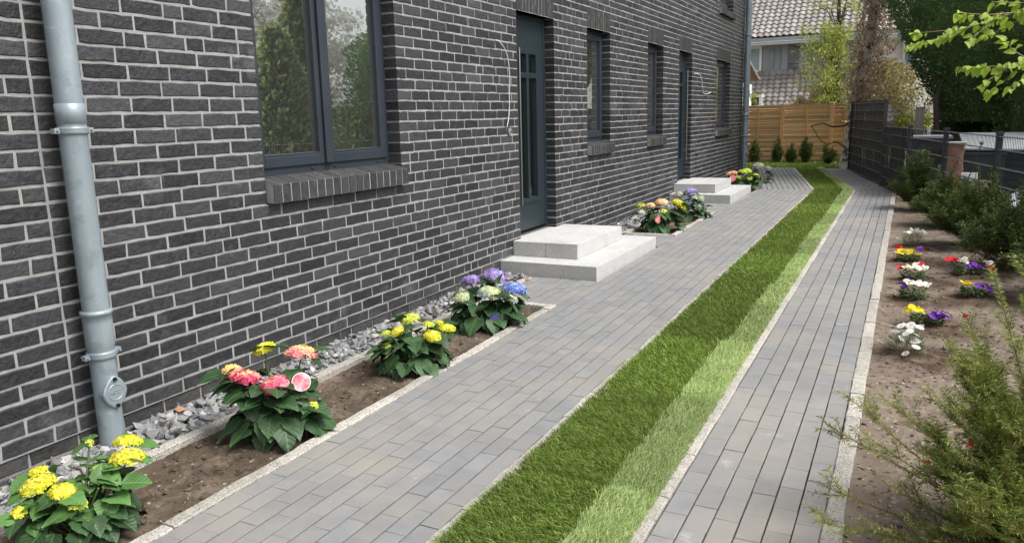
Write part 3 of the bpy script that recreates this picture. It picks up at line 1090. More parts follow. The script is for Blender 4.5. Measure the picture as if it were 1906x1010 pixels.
# openings: y0, y1, z0 (underside of sill or threshold), z1 lintel underside, kind
OPEN = [dict(y0=3.62, y1=5.08, k0=12, k1=31, kind='wide'),
        dict(y0=7.16, y1=8.08, k0=2, k1=31, kind='door', side=-1),
        dict(y0=9.07, y1=9.89, k0=12, k1=31, kind='narrow'),
        dict(y0=11.54, y1=12.37, k0=12, k1=31, kind='narrow'),
        dict(y0=13.32, y1=14.20, k0=3, k1=31, kind='door', side=1),
        dict(y0=16.20, y1=17.54, k0=12, k1=31, kind='narrow'),
        dict(y0=16.30, y1=17.66, k0=42, k1=58, kind='upper'),
        dict(y0=9.07, y1=9.89, k0=46, k1=60, kind='upper'),
        dict(y0=3.62, y1=5.08, k0=46, k1=60, kind='upper')]
house = thing('brick_house', 'dark brick house with light mortar joints filling the left side', 'house')

# mortar wall with holes, 5 mm behind the brick faces
JX = -0.005
yc = sorted(set([YW0, YW1, 2.245] + [o['y0'] - .004 for o in OPEN] + [o['y1'] + .004 for o in OPEN]))
zcuts = sorted(set([-0.6, ZB - .004, ZTOP] + [zc(o['k0']) for o in OPEN] + [zc(o['k1']) for o in OPEN]))


def in_open(y, z):
    for o in OPEN:
        if o['y0'] - .004 < y < o['y1'] + .004 and zc(o['k0']) < z < zc(o['k1']):
            return True
    return False


g = Geo()
DEP = -0.118
for i in range(len(yc) - 1):
    for j in range(len(zcuts) - 1):
        ym, zm = (yc[i] + yc[i + 1]) / 2, (zcuts[j] + zcuts[j + 1]) / 2
        if not in_open(ym, zm):
            y0, y1, z0, z1 = yc[i], yc[i + 1], zcuts[j], zcuts[j + 1]
            jx = JX if z0 > 0.06 else -0.02
            g.add([(jx, y0, z0), (jx, y1, z0), (jx, y1, z1), (jx, y0, z1)], [(0, 1, 2, 3)])
e = 0.004
for o in OPEN:
    y0, y1, z0, z1 = o['y0'] - e, o['y1'] + e, zc(o['k0']) - e, zc(o['k1']) + e
    x0, x1 = -0.4, JX
    g.add([(x0, y0, z0), (x1, y0, z0), (x1, y0, z1), (x0, y0, z1)], [(0, 3, 2, 1)])
    g.add([(x0, y1, z0), (x1, y1, z0), (x1, y1, z1), (x0, y1, z1)], [(0, 1, 2, 3)])
    g.add([(x0, y0, z1), (x1, y0, z1), (x1, y1, z1), (x0, y1, z1)], [(0, 3, 2, 1)])
    g.add([(x0, y0, z0), (x1, y0, z0), (x1, y1, z0), (x0, y1, z0)], [(0, 1, 2, 3)])
# far end and back of the house body, roof slopes
g.add([(JX, YW1, -.6), (-8, YW1, -.6), (-8, YW1, ZTOP), (JX, YW1, ZTOP)], [(0, 1, 2, 3)])
g.add([(JX, YW0, -.6), (-8, YW0, -.6), (-8, YW0, ZTOP), (JX, YW0, ZTOP)], [(0, 3, 2, 1)])
g.add([(-8, YW0, -.6), (-8, YW1, -.6), (-8, YW1, ZTOP), (-8, YW0, ZTOP)], [(0, 3, 2, 1)])
wall = part('wall', g, MORTAR, house)
g = Geo()
g.add([(0.12, YW0 - .2, ZTOP), (0.12, YW1 + .2, ZTOP), (-4, YW1 + .2, ZTOP + 2.6), (-4, YW0 - .2, ZTOP + 2.6), (-8.2, YW1 + .2, ZTOP), (-8.2, YW0 - .2, ZTOP)],
      [(0, 1, 2, 3), (3, 2, 4, 5), (0, 5, 4, 1), (0, 3, 5), (1, 4, 2)])
part('roof', g, TILE, house)


# bricks
def brick_variant(L, seed, H=CH - 0.0145, depth=0.115):
    rs = random.Random(seed)
    nx = 4
    hy, hz = L / 2, H / 2
    ring = []
    for i in range(nx + 1):
        ring.append((-hy + L * i / nx, -hz))
    for i in range(nx + 1):
        ring.append((hy - L * i / nx, hz))
    n = len(ring)
    V = []
    out = [(y + rs.uniform(-.0026, .0026), z + rs.uniform(-.0026, .0026)) for y, z in ring]
    for (y, z) in out:
        V.append((-depth, y, z))
    for (y, z) in out:
        V.append((-0.0035, y, z))
    for (y, z) in out:
        V.append((rs.uniform(-.0012, .0010), y * (1 - .005 / hy) + rs.uniform(-.0008, .0008), z * (1 - .004 / hz) + rs.uniform(-.0008, .0008)))
    F = [tuple(2 * n + k for k in range(n))]
    for k in range(n):
        k2 = (k + 1) % n
        F.append((k, k2, n + k2, n + k))
        F.append((n + k, n + k2, 2 * n + k2, 2 * n + k))
    gg = Geo()
    gg.add(V, F)
    return gg


BLs = [0.2365, 0.1115, 0.173]
BV = [brick_variant(BLs[0], i) for i in range(8)] + [brick_variant(BLs[1], 20 + i) for i in range(4)] + [brick_variant(BLs[2], 30 + i) for i in range(3)]
items = []


JOINTS = {}


def lay_course(k, a_, b_, first_half, ea=0.0, eb=0.0):
    """fill [a_, b_] of course k with stretchers and random headers"""
    z = zc(k) + CH / 2
    p = a_
    lens = []
    tot = b_ - a_
    if tot < 0.03:
        return
    prev = JOINTS.get(k - 1, [])
    cur = []
    if first_half:
        lens.append(random.choice((0.125, 0.125, 0.19)))
        cur.append(a_ + lens[0])
    while sum(lens) < tot:
        p0 = a_ + sum(lens)
        cand = [0.25, 0.125] if random.random() > 0.10 else [0.125, 0.25]
        cand.append(0.19)
        pick = cand[0]
        for L in cand:
            if all(abs(p0 + L - q) > 0.05 for q in prev):
                pick = L
                break
        lens.append(pick)
        cur.append(p0 + pick)
    JOINTS.setdefault(k, []).extend(cur)
    over = sum(lens) - tot
    lens[-1] -= over
    if lens[-1] < 0.07 and len(lens) > 1:
        r = lens.pop()
        lens[-1] += r
        if lens[-1] > 0.28:
            h_ = lens[-1]
            lens[-1] = h_ - 0.13
            lens.append(0.13)
    for qi, L in enumerate(lens):
        c = p + L / 2
        p += L
        vis = L - 0.0135
        if qi == 0:
            vis += ea
            c -= ea / 2
        if qi == len(lens) - 1:
            vis += eb
            c += eb / 2
        if vis > 0.205:
            v, bl = random.randrange(8), BLs[0]
        elif vis > 0.14:
            v, bl = 12 + random.randrange(3), BLs[2]
        else:
            v, bl = 8 + random.randrange(4), BLs[1]
        xr = random.uniform(-.0015, .0015) - (0.012 if k < 0 else 0)
        items.append((v, (xr, c, z + random.uniform(-.0012, .0012)), (random.uniform(-.004, .004), 0, random.uniform(-.004, .004)), (1, vis / bl, 1), math.sqrt(L * CH)))


for k in range(-3, 66):
    z = zc(k) + CH / 2
    spans = [(0.0, 2.243), (2.243, YW1)]
    for o in OPEN:
        k1 = o['k1'] + (3 if o['kind'] != 'upper' else 3)
        if o['k0'] <= k < k1:
            new = []
            for (a_, b_) in spans:
                if b_ <= o['y0'] or a_ >= o['y1']:
                    new.append((a_, b_))
                else:
                    if a_ < o['y0']:
                        new.append((a_, o['y0']))
                    if b_ > o['y1']:
                        new.append((o['y1'], b_))
            spans = new
    for (a_, b_) in spans:
        ex = 0.0067
        edges = [q for o in OPEN for q in (o['y0'], o['y1'])] + [YW1]
        lay_course(k, a_, b_, (k % 2 == 0), ex if a_ in edges else 0, ex if b_ in edges else 0)
pieces('brick', BV, items, BRICK, wall, 300, 'brick_field')
# soldier lintels, rowlock sills
SV = [brick_variant(3 * CH - 0.012, 50 + i, H=0.0675) for i in range(5)]
SVM = [s.mesh('brick', BRICK_SOLDIER) for s in SV]
for o in OPEN:
    w_ = o['y1'] - o['y0']
    n = round(w_ / 0.0797)
    pit = w_ / n
    zl = zc(o['k1'])
    g = Geo()
    g.box((-0.112, o['y0'] + .002, zl + 0.004), (JX + .0006, o['y1'] - .002, zl + 3 * CH - .002))
    lint = part('lintel', g, MORTAR, house)
    for i in range(n):
        obj('brick', SVM[i % 5], lint, (random.uniform(-.001, .0015), o['y0'] + pit * (i + .5), zl + 1.5 * CH + 0.001), (math.pi / 2, 0, 0), (1, 1, (pit - 0.0115) / 0.0675))
    if o['kind'] in ('wide', 'narrow', 'upper'):
        ya, yb = o['y0'] - (0.0 if o['kind'] == 'wide' else 0.0), o['y1'] + (0.008 if o['kind'] == 'wide' else 0.05)
        n = round((yb - ya) / 0.0797)
        pit = (yb - ya) / n
        zs = zc(o['k0'])

        def wedge(yA, yB, fx, ins, zz=0.0):
            """rowlock sill brick: sloping top"""
            gg = Geo()
            pr = [(-0.115, zs + 0.01 + ins), (fx, zs + 0.004 + ins), (fx, zs + 0.118 - ins), (fx - 0.006, zs + 0.124 - ins), (-0.115, zs + 0.160 - ins)]
            m_ = len(pr)
            V = [(x, yA, z) for x, z in pr] + [(x, yB, z) for x, z in pr]
            F = [tuple(range(m_)), tuple(2 * m_ - 1 - i for i in range(m_))]
            for q in range(m_):
                q2 = (q + 1) % m_
                F.append((q, m_ + q, m_ + q2, q2))
            gg.add(V, F)
            return gg
        sill = part('sill', wedge(ya + .004, yb - .004, 0.0515, 0.0022), MORTAR, house)
        for i in range(n):
            c0 = ya + pit * i
            part('brick', wedge(c0 + .0055, c0 + pit - .0055, 0.055 + random.uniform(-.003, .003), random.uniform(-.001, .001)), BRICK_SOLDIER, sill)


# ------------------------------------------------------------------ windows and doors
def bar(g_, x0, x1, y0, y1, z0, z1):
    g_.box((x0, y0, z0), (x1, y1, z1))


def bevel_obj(o, w_=0.004, seg=2):
    m = o.modifiers.new('bevel', 'BEVEL')
    m.width = w_
    m.segments = seg
    m.limit_method = 'ANGLE'
    return o


def room(parent, y0, y1, z0, z1, depth=1.6):
    g_ = Geo()
    a_, b_ = -0.19, -0.19 - depth
    p, q, r, s = y0 - .3, y1 + .3, z0 - .6, z1 + .25
    g_.add([(b_, p, r), (b_, q, r), (b_, q, s), (b_, p, s)], [(0, 1, 2, 3)])
    g_.add([(a_, p, r), (b_, p, r), (b_, p, s), (a_, p, s)], [(0, 1, 2, 3)])
    g_.add([(a_, q, r), (b_, q, r), (b_, q, s), (a_, q, s)], [(0, 3, 2, 1)])
    g_.add([(a_, p, s), (b_, p, s), (b_, q, s), (a_, q, s)], [(0, 1, 2, 3)])
    g_.add([(a_, p, r), (b_, p, r), (b_, q, r), (a_, q, r)], [(0, 3, 2, 1)])
    part('room', g_, ROOM, parent)


def window(o):
    y0, y1 = o['y0'] + .003, o['y1'] - .003
    z0, z1 = zc(o['k0']) + 0.150, zc(o['k1']) - .001
    g_ = Geo()
    F0, F1 = -0.19, -0.112
    fw = 0.052
    bar(g_, F0, F1, y0, y0 + fw, z0, z1)
    bar(g_, F0, F1, y1 - fw, y1, z0, z1)
    bar(g_, F0, F1, y0 + fw, y1 - fw, z0, z0 + 0.07)
    bar(g_, F0, F1, y0 + fw, y1 - fw, z1 - fw, z1)
    win = part('window', g_, ANTHRA, house)
    bevel_obj(win, .005)
    ic, jc = y0 + fw, y1 - fw
    cells = [(ic, jc)]
    if o['kind'] == 'wide':
        mid = 4.335
        cells = [(ic, mid), (mid, jc)]
    for (a_, b_) in cells:
        S0, S1 = -0.165, -0.098
        sw = 0.075
        a2, b2 = a_ - .012, b_ + .012
        if o['kind'] == 'wide':
            if a_ == mid:
                a2 = mid + .002
            else:
                b2 = mid - .002
        g_ = Geo()
        zA, zB = z0 + 0.058, z1 - fw + .012
        bar(g_, S0, S1, a2, a2 + sw, zA, zB)
        bar(g_, S0, S1, b2 - sw, b2, zA, zB)
        bar(g_, S0, S1, a2 + sw, b2 - sw, zA, zA + sw - .005)
        bar(g_, S0, S1, a2 + sw, b2 - sw, zB - sw, zB)
        sa = part('sash', g_, ANTHRA, win)
        bevel_obj(sa, .006)
        g_ = Geo()
        g_.box((-0.136, a2 + sw - .01, zA + sw - .015), (-0.130, b2 - sw + .01, zB - sw + .01))
        part('pane', g_, GLASS, win)
        g_ = Geo()
        zz = zA + sw - .004
        bar(g_, -0.128, -0.1005, a2 + sw, b2 - sw, zz, zz + .012)
        part('glazing_bead', g_, ANTHRA, win)
    if o['kind'] == 'wide':
        g_ = Geo()
        bar(g_, -0.100, -0.076, mid - .034, mid + .034, z0 + .062, z1 - fw)
        bevel_obj(part('cover_strip', g_, ANTHRA, win), .006)
        g_ = Geo()
        bar(g_, -1.05, -1.04, 4.62, 5.6, z0 - .2, z1 + .2)
        part('roller_blind', g_, CURTAIN, win)
        for q in (3.68, 4.18, 4.42, 4.93):
            g_ = Geo()
            bar(g_, -0.112, -0.104, q - .016, q + .016, z0 + .030, z0 + .042)
            bevel_obj(part('drain_cap', g_, ANTHRA, win), .003)
    else:
        # narrow windows have a second, fixed sash profile seen edge on
        g_ = Geo()
        bar(g_, -0.118, -0.104, y0 + fw - .002, y0 + fw + .018, z0 + .06, z1 - fw)
        part('cover_strip', g_, ANTHRA, win)
        for q in (y0 + .18, y1 - .18):
            g_ = Geo()
            bar(g_, -0.112, -0.104, q - .014, q + .014, z0 + .030, z0 + .042)
            part('drain_cap', g_, ANTHRA, win)
    room(win, y0, y1, z0, z1)


def door(o, zthr):
    y0, y1 = o['y0'] + .003, o['y1'] - .003
    z0, z1 = zthr + .012, zc(o['k1']) - .001
    s = o['side']
    yc_ = (y0 + y1) / 2
    mir = (lambda y: y) if s < 0 else (lambda y: 2 * yc_ - y)

    def mb(g_, x0, x1, a_, b_, c_, d_):
        a_, b_ = sorted((mir(a_), mir(b_)))
        bar(g_, x0, x1, a_, b_, c_, d_)
    g_ = Geo()
    fw = 0.045
    bar(g_, -0.19, -0.108, y0, y0 + fw, z0, z1)
    bar(g_, -0.19, -0.108, y1 - fw, y1, z0, z1)
    bar(g_, -0.19, -0.108, y0 + fw, y1 - fw, z1 - fw, z1)
    dr = part('door', g_, DOORM, house)
    bevel_obj(dr, .004)
    # leaf built round four glazed slots
    L0, L1 = y0 + fw + .003, y1 - fw - .003
    zb, zt = z0 + .02, z1 - fw - .003
    P = dict(a=L0 + .205, b=L0 + .372, c=L0 + .437, d=L0 + .612)
    zs = [zthr + .37, zthr + 1.616, zthr + 1.677, zthr + 1.858]
    if s > 0:
        zs = [z for z in zs]
    g_ = Geo()
    X0, X1 = -0.175, -0.116
    mb(g_, X0, X1, L0, P['a'], zb, zt)
    mb(g_, X0, X1, P['d'], L1, zb, zt)
    mb(g_, X0, X1, P['a'], P['d'], zb, zs[0])
    mb(g_, X0, X1, P['a'], P['d'], zs[3], zt)
    mb(g_, X0, X1, P['a'], P['d'], zs[1], zs[2])
    mb(g_, X0, X1, P['b'], P['c'], zs[0], zs[1])
    mb(g_, X0, X1, P['b'], P['c'], zs[2], zs[3])
    part('leaf', g_, DOORM, dr)
    # raised field round the glass
    g_ = Geo()
    X0, X1 = -0.1155, -0.104
    A, B_ = L0 + .001, P['d'] + .03
    zq0, zq1 = zs[0] - .055, zs[3] + .055
    mb(g_, X0, X1, A, P['a'] - .004, zq0, zq1)
    mb(g_, X0, X1, P['d'] + .004, B_, zq0, zq1)
    mb(g_, X0, X1, P['a'] - .004, P['d'] + .004, zq0, zs[0] - .004)
    mb(g_, X0, X1, P['a'] - .004, P['d'] + .004, zs[3] + .004, zq1)
    mb(g_, X0, X1, P['a'] - .004, P['d'] + .004, zs[1] + .004, zs[2] - .004)
    mb(g_, X0, X1, P['b'] + .004, P['c'] - .004, zs[0] - .004, zs[1] + .004)
    mb(g_, X0, X1, P['b'] + .004, P['c'] - .004, zs[2] - .004, zs[3] + .004)
    bevel_obj(part('raised_frame', g_, DOORM, dr), .003)
    for (a_, b_) in (('a', 'b'), ('c', 'd')):
        for (q, r) in ((0, 1), (2, 3)):
            g_ = Geo()
            mb(g_, -0.150, -0.145, P[a_], P[b_], zs[q], zs[r])
            part('pane', g_, GLASS_DOOR, dr)
    # bar handle
    hy = mir(L0 + .085)
    g_ = Geo()
    g_.tube([(-0.045, hy, zq0 + .01), (-0.045, hy, zq1 - .01)], 0.013, 12)
    hd = part('handle', g_, STEEL, dr, smooth=True)
    g_ = Geo()
    for zz in (zq0 + .18, zq1 - .18):
        g_.tube([(-0.105, hy, zz), (-0.05, hy, zz)], 0.009, 8)
    part('bracket', g_, STEEL, dr)
    # threshold and bottom seal
    g_ = Geo()
    g_.box((-0.19, y0, zthr + .001), (-0.07, y1, zthr + .012))
    part('threshold', g_, STEEL, dr)
    g_ = Geo()
    mb(g_, -0.104, -0.094, L0 + .12, L0 + .15, zthr + .92, zthr + 1.0)
    part('lock_plate', g_, STEEL, dr)
    room(dr, y0, y1, z0, z1)


for o in OPEN:
    if o['kind'] == 'door':
        door(o, 0.29 if o['y0'] < 10 else 0.343)
    else:
        window(o)


# ------------------------------------------------------------------ door steps
def slab(parent, name, x0, x1, y0, y1, z0, z1):
    g_ = Geo()
    g_.box((x0, y0, z0), (x1, y1, z1))
    o = part(name, g_, GRANITE, parent)
    return bevel_obj(o, 0.004, 2)


def steps(label, y0, y1, yy0, yy1, zt, zl, zg, jx):
    t = thing('door_steps', label, 'steps', (0, 0, 0))
    j = 0.0015
    slab(t, 'lower_step', 0.002, jx - j, y0, y1, zg, zl)
    slab(t, 'lower_step', jx + j, 1.003, y0 + .002, y1 - .002, zg, zl - .001)
    slab(t, 'upper_step', 0.002, 0.36 - j, yy0 + .002, yy1 - .003, zl + .001, zt - .001)
    slab(t, 'upper_step', 0.36 + j, 0.70, yy0, yy1, zl + .001, zt)
    g_ = Geo()
    g_.box((-0.10, yy0 + .17, zl), (0.0015, yy1 - .25, zt - .004))
    bevel_obj(part('threshold_stone', g_, GRANITE, t), .003)
    return t


steps('two light granite steps before the near front door', 6.68, 8.61, 6.97, 8.295, 0.290, 0.141, -0.1, 0.665)
steps('two light granite steps before the far front door', 12.80, 14.66, 13.07, 14.38, 0.343, 0.198, -0.05, 0.665)


# ------------------------------------------------------------------ downspouts
def downspout(label, x, y, r, z0, zcl, zcol, zcover, text=False):
    t = thing('downspout', label, 'downspout', (x, y, z0))
    g_ = Geo()
    g_.lathe([(r * .94, 0), (r * .94, zcol - 0.08 - z0)], n=28)
    part('lower_pipe', g_, ZINC, t, True)
    g_ = Geo()
    a_ = zcol - z0
    g_.lathe([(r * .95, a_ - .19), (r * 1.0, a_ - .17), (r * 1.06, a_ - .15), (r * 1.04, a_ - .10), (r * 1.06, a_ - .05), (r * 1.06, a_ - .012), (r * 1.16, a_ - .008), (r * 1.16, a_ + .008), (r * 1.0, a_ + .012)], n=28)
    part('socket', g_, ZINC, t, True)
    g_ = Geo()
    g_.lathe([(r * .97, a_), (r * .97, ZTOP - z0 - .05)], n=28)
    part('upper_pipe', g_, ZINC, t, True)
    g_ = Geo()
    b_ = zcl[0] + .03 - z0
    g_.lathe([(r * .97, b_), (r * 1.025, b_ + .002), (r * 1.025, b_ + .088), (r * .97, b_ + .090)], n=28)
    part('sleeve', g_, ZINC, t, True)
    for zz in zcl:
        g_ = Geo()
        b_ = zz - z0
        g_.lathe([(r * 1.0, b_ - .017), (r * 1.09, b_ - .015), (r * 1.07, b_ - .006), (r * 1.07, b_ + .006), (r * 1.09, b_ + .015), (r * 1.0, b_ + .017)], n=28)
        cl = part('clamp', g_, ZINC, t, True)
        g_ = Geo()
        for sgn in (-1, 1):
            g_.box((-.012, sgn * r * 1.05 - .006, b_ - .012), (.014, sgn * r * 1.05 + sgn * .030, b_ + .012))
            g_.tube([(-.03, sgn * (r * 1.05 + .018), b_), (.03, sgn * (r * 1.05 + .018), b_)], .005, 8)
        g_.tube([(-r, 0, b_), (-r - .06, 0, b_)], .006, 8)
        part('clamp_screw', g_, ZINC, cl)
    if zcover:
        b_ = zcover - z0

        def plate(rad_w, rad_h, xa, xb, pw=1.5):
            gq = Geo()
            n = 32
            ring = []
            for k in range(n):
                an = 2 * math.pi * k / n
                # rounded lozenge
                f = (abs(math.cos(an)) ** pw + abs(math.sin(an)) ** pw) ** (-1 / pw)
                ring.append((rad_w * f * math.cos(an), b_ + rad_h * f * math.sin(an)))
            V = [(xa, y_, z_) for y_, z_ in ring] + [(xb, y_, z_) for y_, z_ in ring] + [(xb + .004, y_ * .9, b_ + (z_ - b_) * .9) for y_, z_ in ring]
            F = []
            for k in range(n):
                k2 = (k + 1) % n
                F += [(k, k2, n + k2, n + k), (n + k, n + k2, 2 * n + k2, 2 * n + k)]
            F.append(tuple(2 * n + k for k in range(n)))
            gq.add(V, F)
            return gq
        cv = part('inspection_cover', plate(.064, .082, r * .55, r * 1.06), ZINC, t)
        g_ = Geo()
        n = 36
        V, F = [], []
        for k in range(n):
            an = 2 * math.pi * k / n
            for rr, xx in ((.036, 0), (.0375, .003), (.0405, .003), (.042, 0)):
                V.append((r * 1.06 + .0035 + xx, rr * math.cos(an), b_ + rr * math.sin(an)))
        for k in range(n):
            k2 = (k + 1) % n
            for q in range(3):
                F.append((k * 4 + q, k2 * 4 + q, k2 * 4 + q + 1, k * 4 + q + 1))
        g_.add(V, F)
        part('cover_ring', g_, ZINC, cv, True)
        for sgn in (-1, 1):
            g_ = Geo()
            g_.tube([(r * 1.06 + .002, 0, b_ + sgn * .066), (r * 1.06 + .014, 0, b_ + sgn * .066)], .009, 10)
            part('cover_bolt', g_, BLACKP, cv)
        if text:
            cu = bpy.data.curves.new('lettering', 'FONT')
            cu.body = 'ACO'
            cu.size = 0.026
            cu.extrude = 0.0012
            cu.align_x = 'CENTER'
            cu.align_y = 'CENTER'
            tmp = bpy.data.objects.new('tmp', cu)
            COL.objects.link(tmp)
            dg = bpy.context.evaluated_depsgraph_get()
            me = bpy.data.meshes.new_from_object(tmp.evaluated_get(dg))
            bpy.data.objects.remove(tmp)
            me.materials.clear()
            me.materials.append(ZINC)
            obj('lettering', me, cv, (r * 1.06 + .005, 0, b_), (math.pi / 2, 0, math.pi / 2))
    return t


downspout('zinc downspout with round inspection cover standing in the chippings near the wide window', 0.092, 2.345, 0.062, gz(2.3) - .04, (1.504, 0.448), 0.655, 0.263, True)
downspout('zinc downspout at the far corner of the brick house', 0.095, 18.93, 0.072, gz(19) - .03, (1.35, 3.2), 0.95, 0.55)

# ------------------------------------------------------------------ loose cables on the wall
g = Geo()
pts = [(0.0, 6.70, 2.222), (.02, 6.74, 2.215), (.03, 6.82, 2.16), (.032, 6.885, 2.083), (.03, 6.915, 1.99), (.028, 6.927, 1.91), (.022, 6.926, 1.75), (.02, 6.922, 1.607), (.02, 6.90, 1.50), (.022, 6.86, 1.425), (.03, 6.84, 1.40)]
g.tube(pts, 0.0045, 6)
cab = part('lamp_cable', g, CABLE, None, True)
tag(cab, 'loose white cable hanging on the wall left of the near door', 'cable')
g = Geo()
for dy, dz in ((-.045, .03), (-.02, .045), (.015, .04)):
    g.tube([(.03, 6.845, 1.40), (.045, 6.845 + dy * .6, 1.40 + dz * .3), (.05, 6.845 + dy, 1.40 + dz)], .003, 5)
part('wire_end', g, BLACKP, cab)
g = Geo()
g.tube([(0.001, 6.945, 1.375), (0.016, 6.945, 1.375)], 0.036, 20)
dsk = part('wall_disc', g, ZINC, None, True)
tag(dsk, 'small round metal rosette on the wall beside the near door', 'rosette')
g = Geo()
g.tube([(0.016, 6.945, 1.375), (0.024, 6.945, 1.375)], 0.012, 12)
part('screw', g, STEEL, dsk)
g = Geo()
g.tube([(0.0, 14.35, 2.19), (.02, 14.5, 2.195), (.03, 14.68, 2.18), (.03, 14.82, 2.08), (.025, 14.9, 1.945), (.022, 14.97, 1.87), (.025, 15.1, 1.845), (.03, 15.35, 1.855), (.03, 15.6, 1.89)], 0.007, 6)
cab = part('lamp_cable', g, CABLE, None, True)
tag(cab, 'loose white cable hanging on the wall right of the far door', 'cable')
g = Geo()
for dy, dz in ((.1, .06), (.14, .02), (.08, -.03)):
    g.tube([(.03, 15.6, 1.89), (.04, 15.6 + dy, 1.89 + dz)], .008, 5)
part('wire_end', g, BLACKP, cab)

# ================================================================== PLANTS
def leaf_geo(seed, ln=1.0, wd=0.84, serr=True, fold=0.12, droop=0.25, base_pow=0.62):
    """ovate leaf from (0,0,0) along +y, unit length, upper side +z"""
    rs = random.Random(seed)
    ny, nx = 9, 2
    V, F = [], []
    for j in range(ny + 1):
        t = j / ny
        wv = wd / 2 * (math.sin(math.pi * t ** base_pow)) ** 0.85 if 0 < t < 1 else 0.004
        if serr and 0 < j < ny:
            wv *= 1.0 + (0.05 if j % 2 else -0.04)
        zc_ = -droop * t * t + rs.uniform(-.01, .01)
        for i in range(-nx, nx + 1):
            u = i / nx
            ruff = 0.03 * math.sin(9 * t + 2.5 * i + seed)
            V.append((wv * u, ln * t, zc_ + fold * abs(u) * wv * 2 - 0.10 * (u * u) * wv + ruff * abs(u)))
    m_ = 2 * nx + 1
    for j in range(ny):
        for i in range(m_ - 1):
            F.append((j * m_ + i, j * m_ + i + 1, (j + 1) * m_ + i + 1, (j + 1) * m_ + i))
    gg = Geo()
    gg.add(V, F)
    return gg


LEAFG = [leaf_geo(i, droop=d, fold=f) for i, (d, f) in enumerate([(.18, .15), (.35, .22), (.28, .05), (.10, .25), (.45, .12)])]
LEAFM = [gq.mesh('leaf', LEAF, True) for gq in LEAFG]
LEAFMY = [gq.mesh('leaf', LEAF_Y, True) for gq in LEAFG]


def flower_head(rad, n, petal, flat=0.62, seed=0, open_=1.0):
    """mophead: florets of four petals spread over a dome"""
    rs = np.random.default_rng(seed)
    gg = Geo()
    for i in range(n):
        t = (i + 0.5) / n
        ph = math.acos(1 - 1.15 * t)
        th = i * 2.399963 + rs.uniform(-.25, .25)
        d = np.array([math.sin(ph) * math.cos(th), math.sin(ph) * math.sin(th), math.cos(ph)])
        rr = rad * rs.uniform(.9, 1.06)
        p = d * rr * np.array([1, 1, flat])
        nrm = d * np.array([1, 1, 1.3]) + rs.normal(0, .25, 3)
        nrm /= np.linalg.norm(nrm)
        u = np.cross(nrm, [0.3, 0.2, 1.0])
        u /= np.linalg.norm(u) + 1e-6
        v = np.cross(nrm, u)
        a0 = rs.uniform(0, 1.57)
        s = petal * rs.uniform(.75, 1.15) * open_
        # colour varies in patches over the head, older florets outside
        tone = float(np.clip(0.45 + 0.38 * mnoise.noise(Vector(d) * 1.7 + Vector((seed, 0, 0))) * 1.6 - 0.38 * (t - .5) + rs.normal(0, .13), 0.0, 0.999))
        V, F = [p + nrm * s * .05], []
        for q in range(4):
            an = a0 + q * math.pi / 2
            e1 = math.cos(an) * u + math.sin(an) * v
            e2 = -math.sin(an) * u + math.cos(an) * v
            k = len(V)
            V += [p + e1 * s * .55 + e2 * s * .42 + nrm * s * .10, p + e1 * s + e2 * s * .12 + nrm * s * .20, p + e1 * s * .92 - e2 * s * .25 + nrm * s * .14, p + e1 * s * .5 - e2 * s * .4 + nrm * s * .06]
            F += [(0, k + 3, k + 2, k + 1, k)]
        gg.add(V, F, tone)
    # core
    cr = rad * .82
    V, F = [], []
    for j in range(4):
        ph = j / 3 * 1.7
        for k in range(10):
            th = k * 2 * math.pi / 10
            V.append((cr * math.sin(ph) * math.cos(th), cr * math.sin(ph) * math.sin(th), cr * flat * math.cos(ph)))
    for j in range(3):
        for k in range(10):
            F.append((j * 10 + k, j * 10 + (k + 1) % 10, (j + 1) * 10 + (k + 1) % 10, (j + 1) * 10 + k))
    gg.add(V, F, 0.5)
    return gg


def leaf_obj(root, meshes, pos, d, up, L, W=1.0, seed=None):
    """leaf object with its local y along d and z towards up"""
    d = Vector(d).normalized()
    u = Vector(up)
    x = d.cross(u)
    if x.length < 1e-3:
        x = d.cross(Vector((1, 0, 0)))
    x.normalize()
    z = x.cross(d)
    R = Matrix((x, d, z)).transposed().to_4x4()
    m = Matrix.Translation(pos) @ R @ Matrix.Diagonal((L * W, L, L, 1))
    o = bpy.data.objects.new('leaf', meshes[random.randrange(len(meshes))])
    COL.objects.link(o)
    o.parent = root
    o.matrix_basis = m
    return o


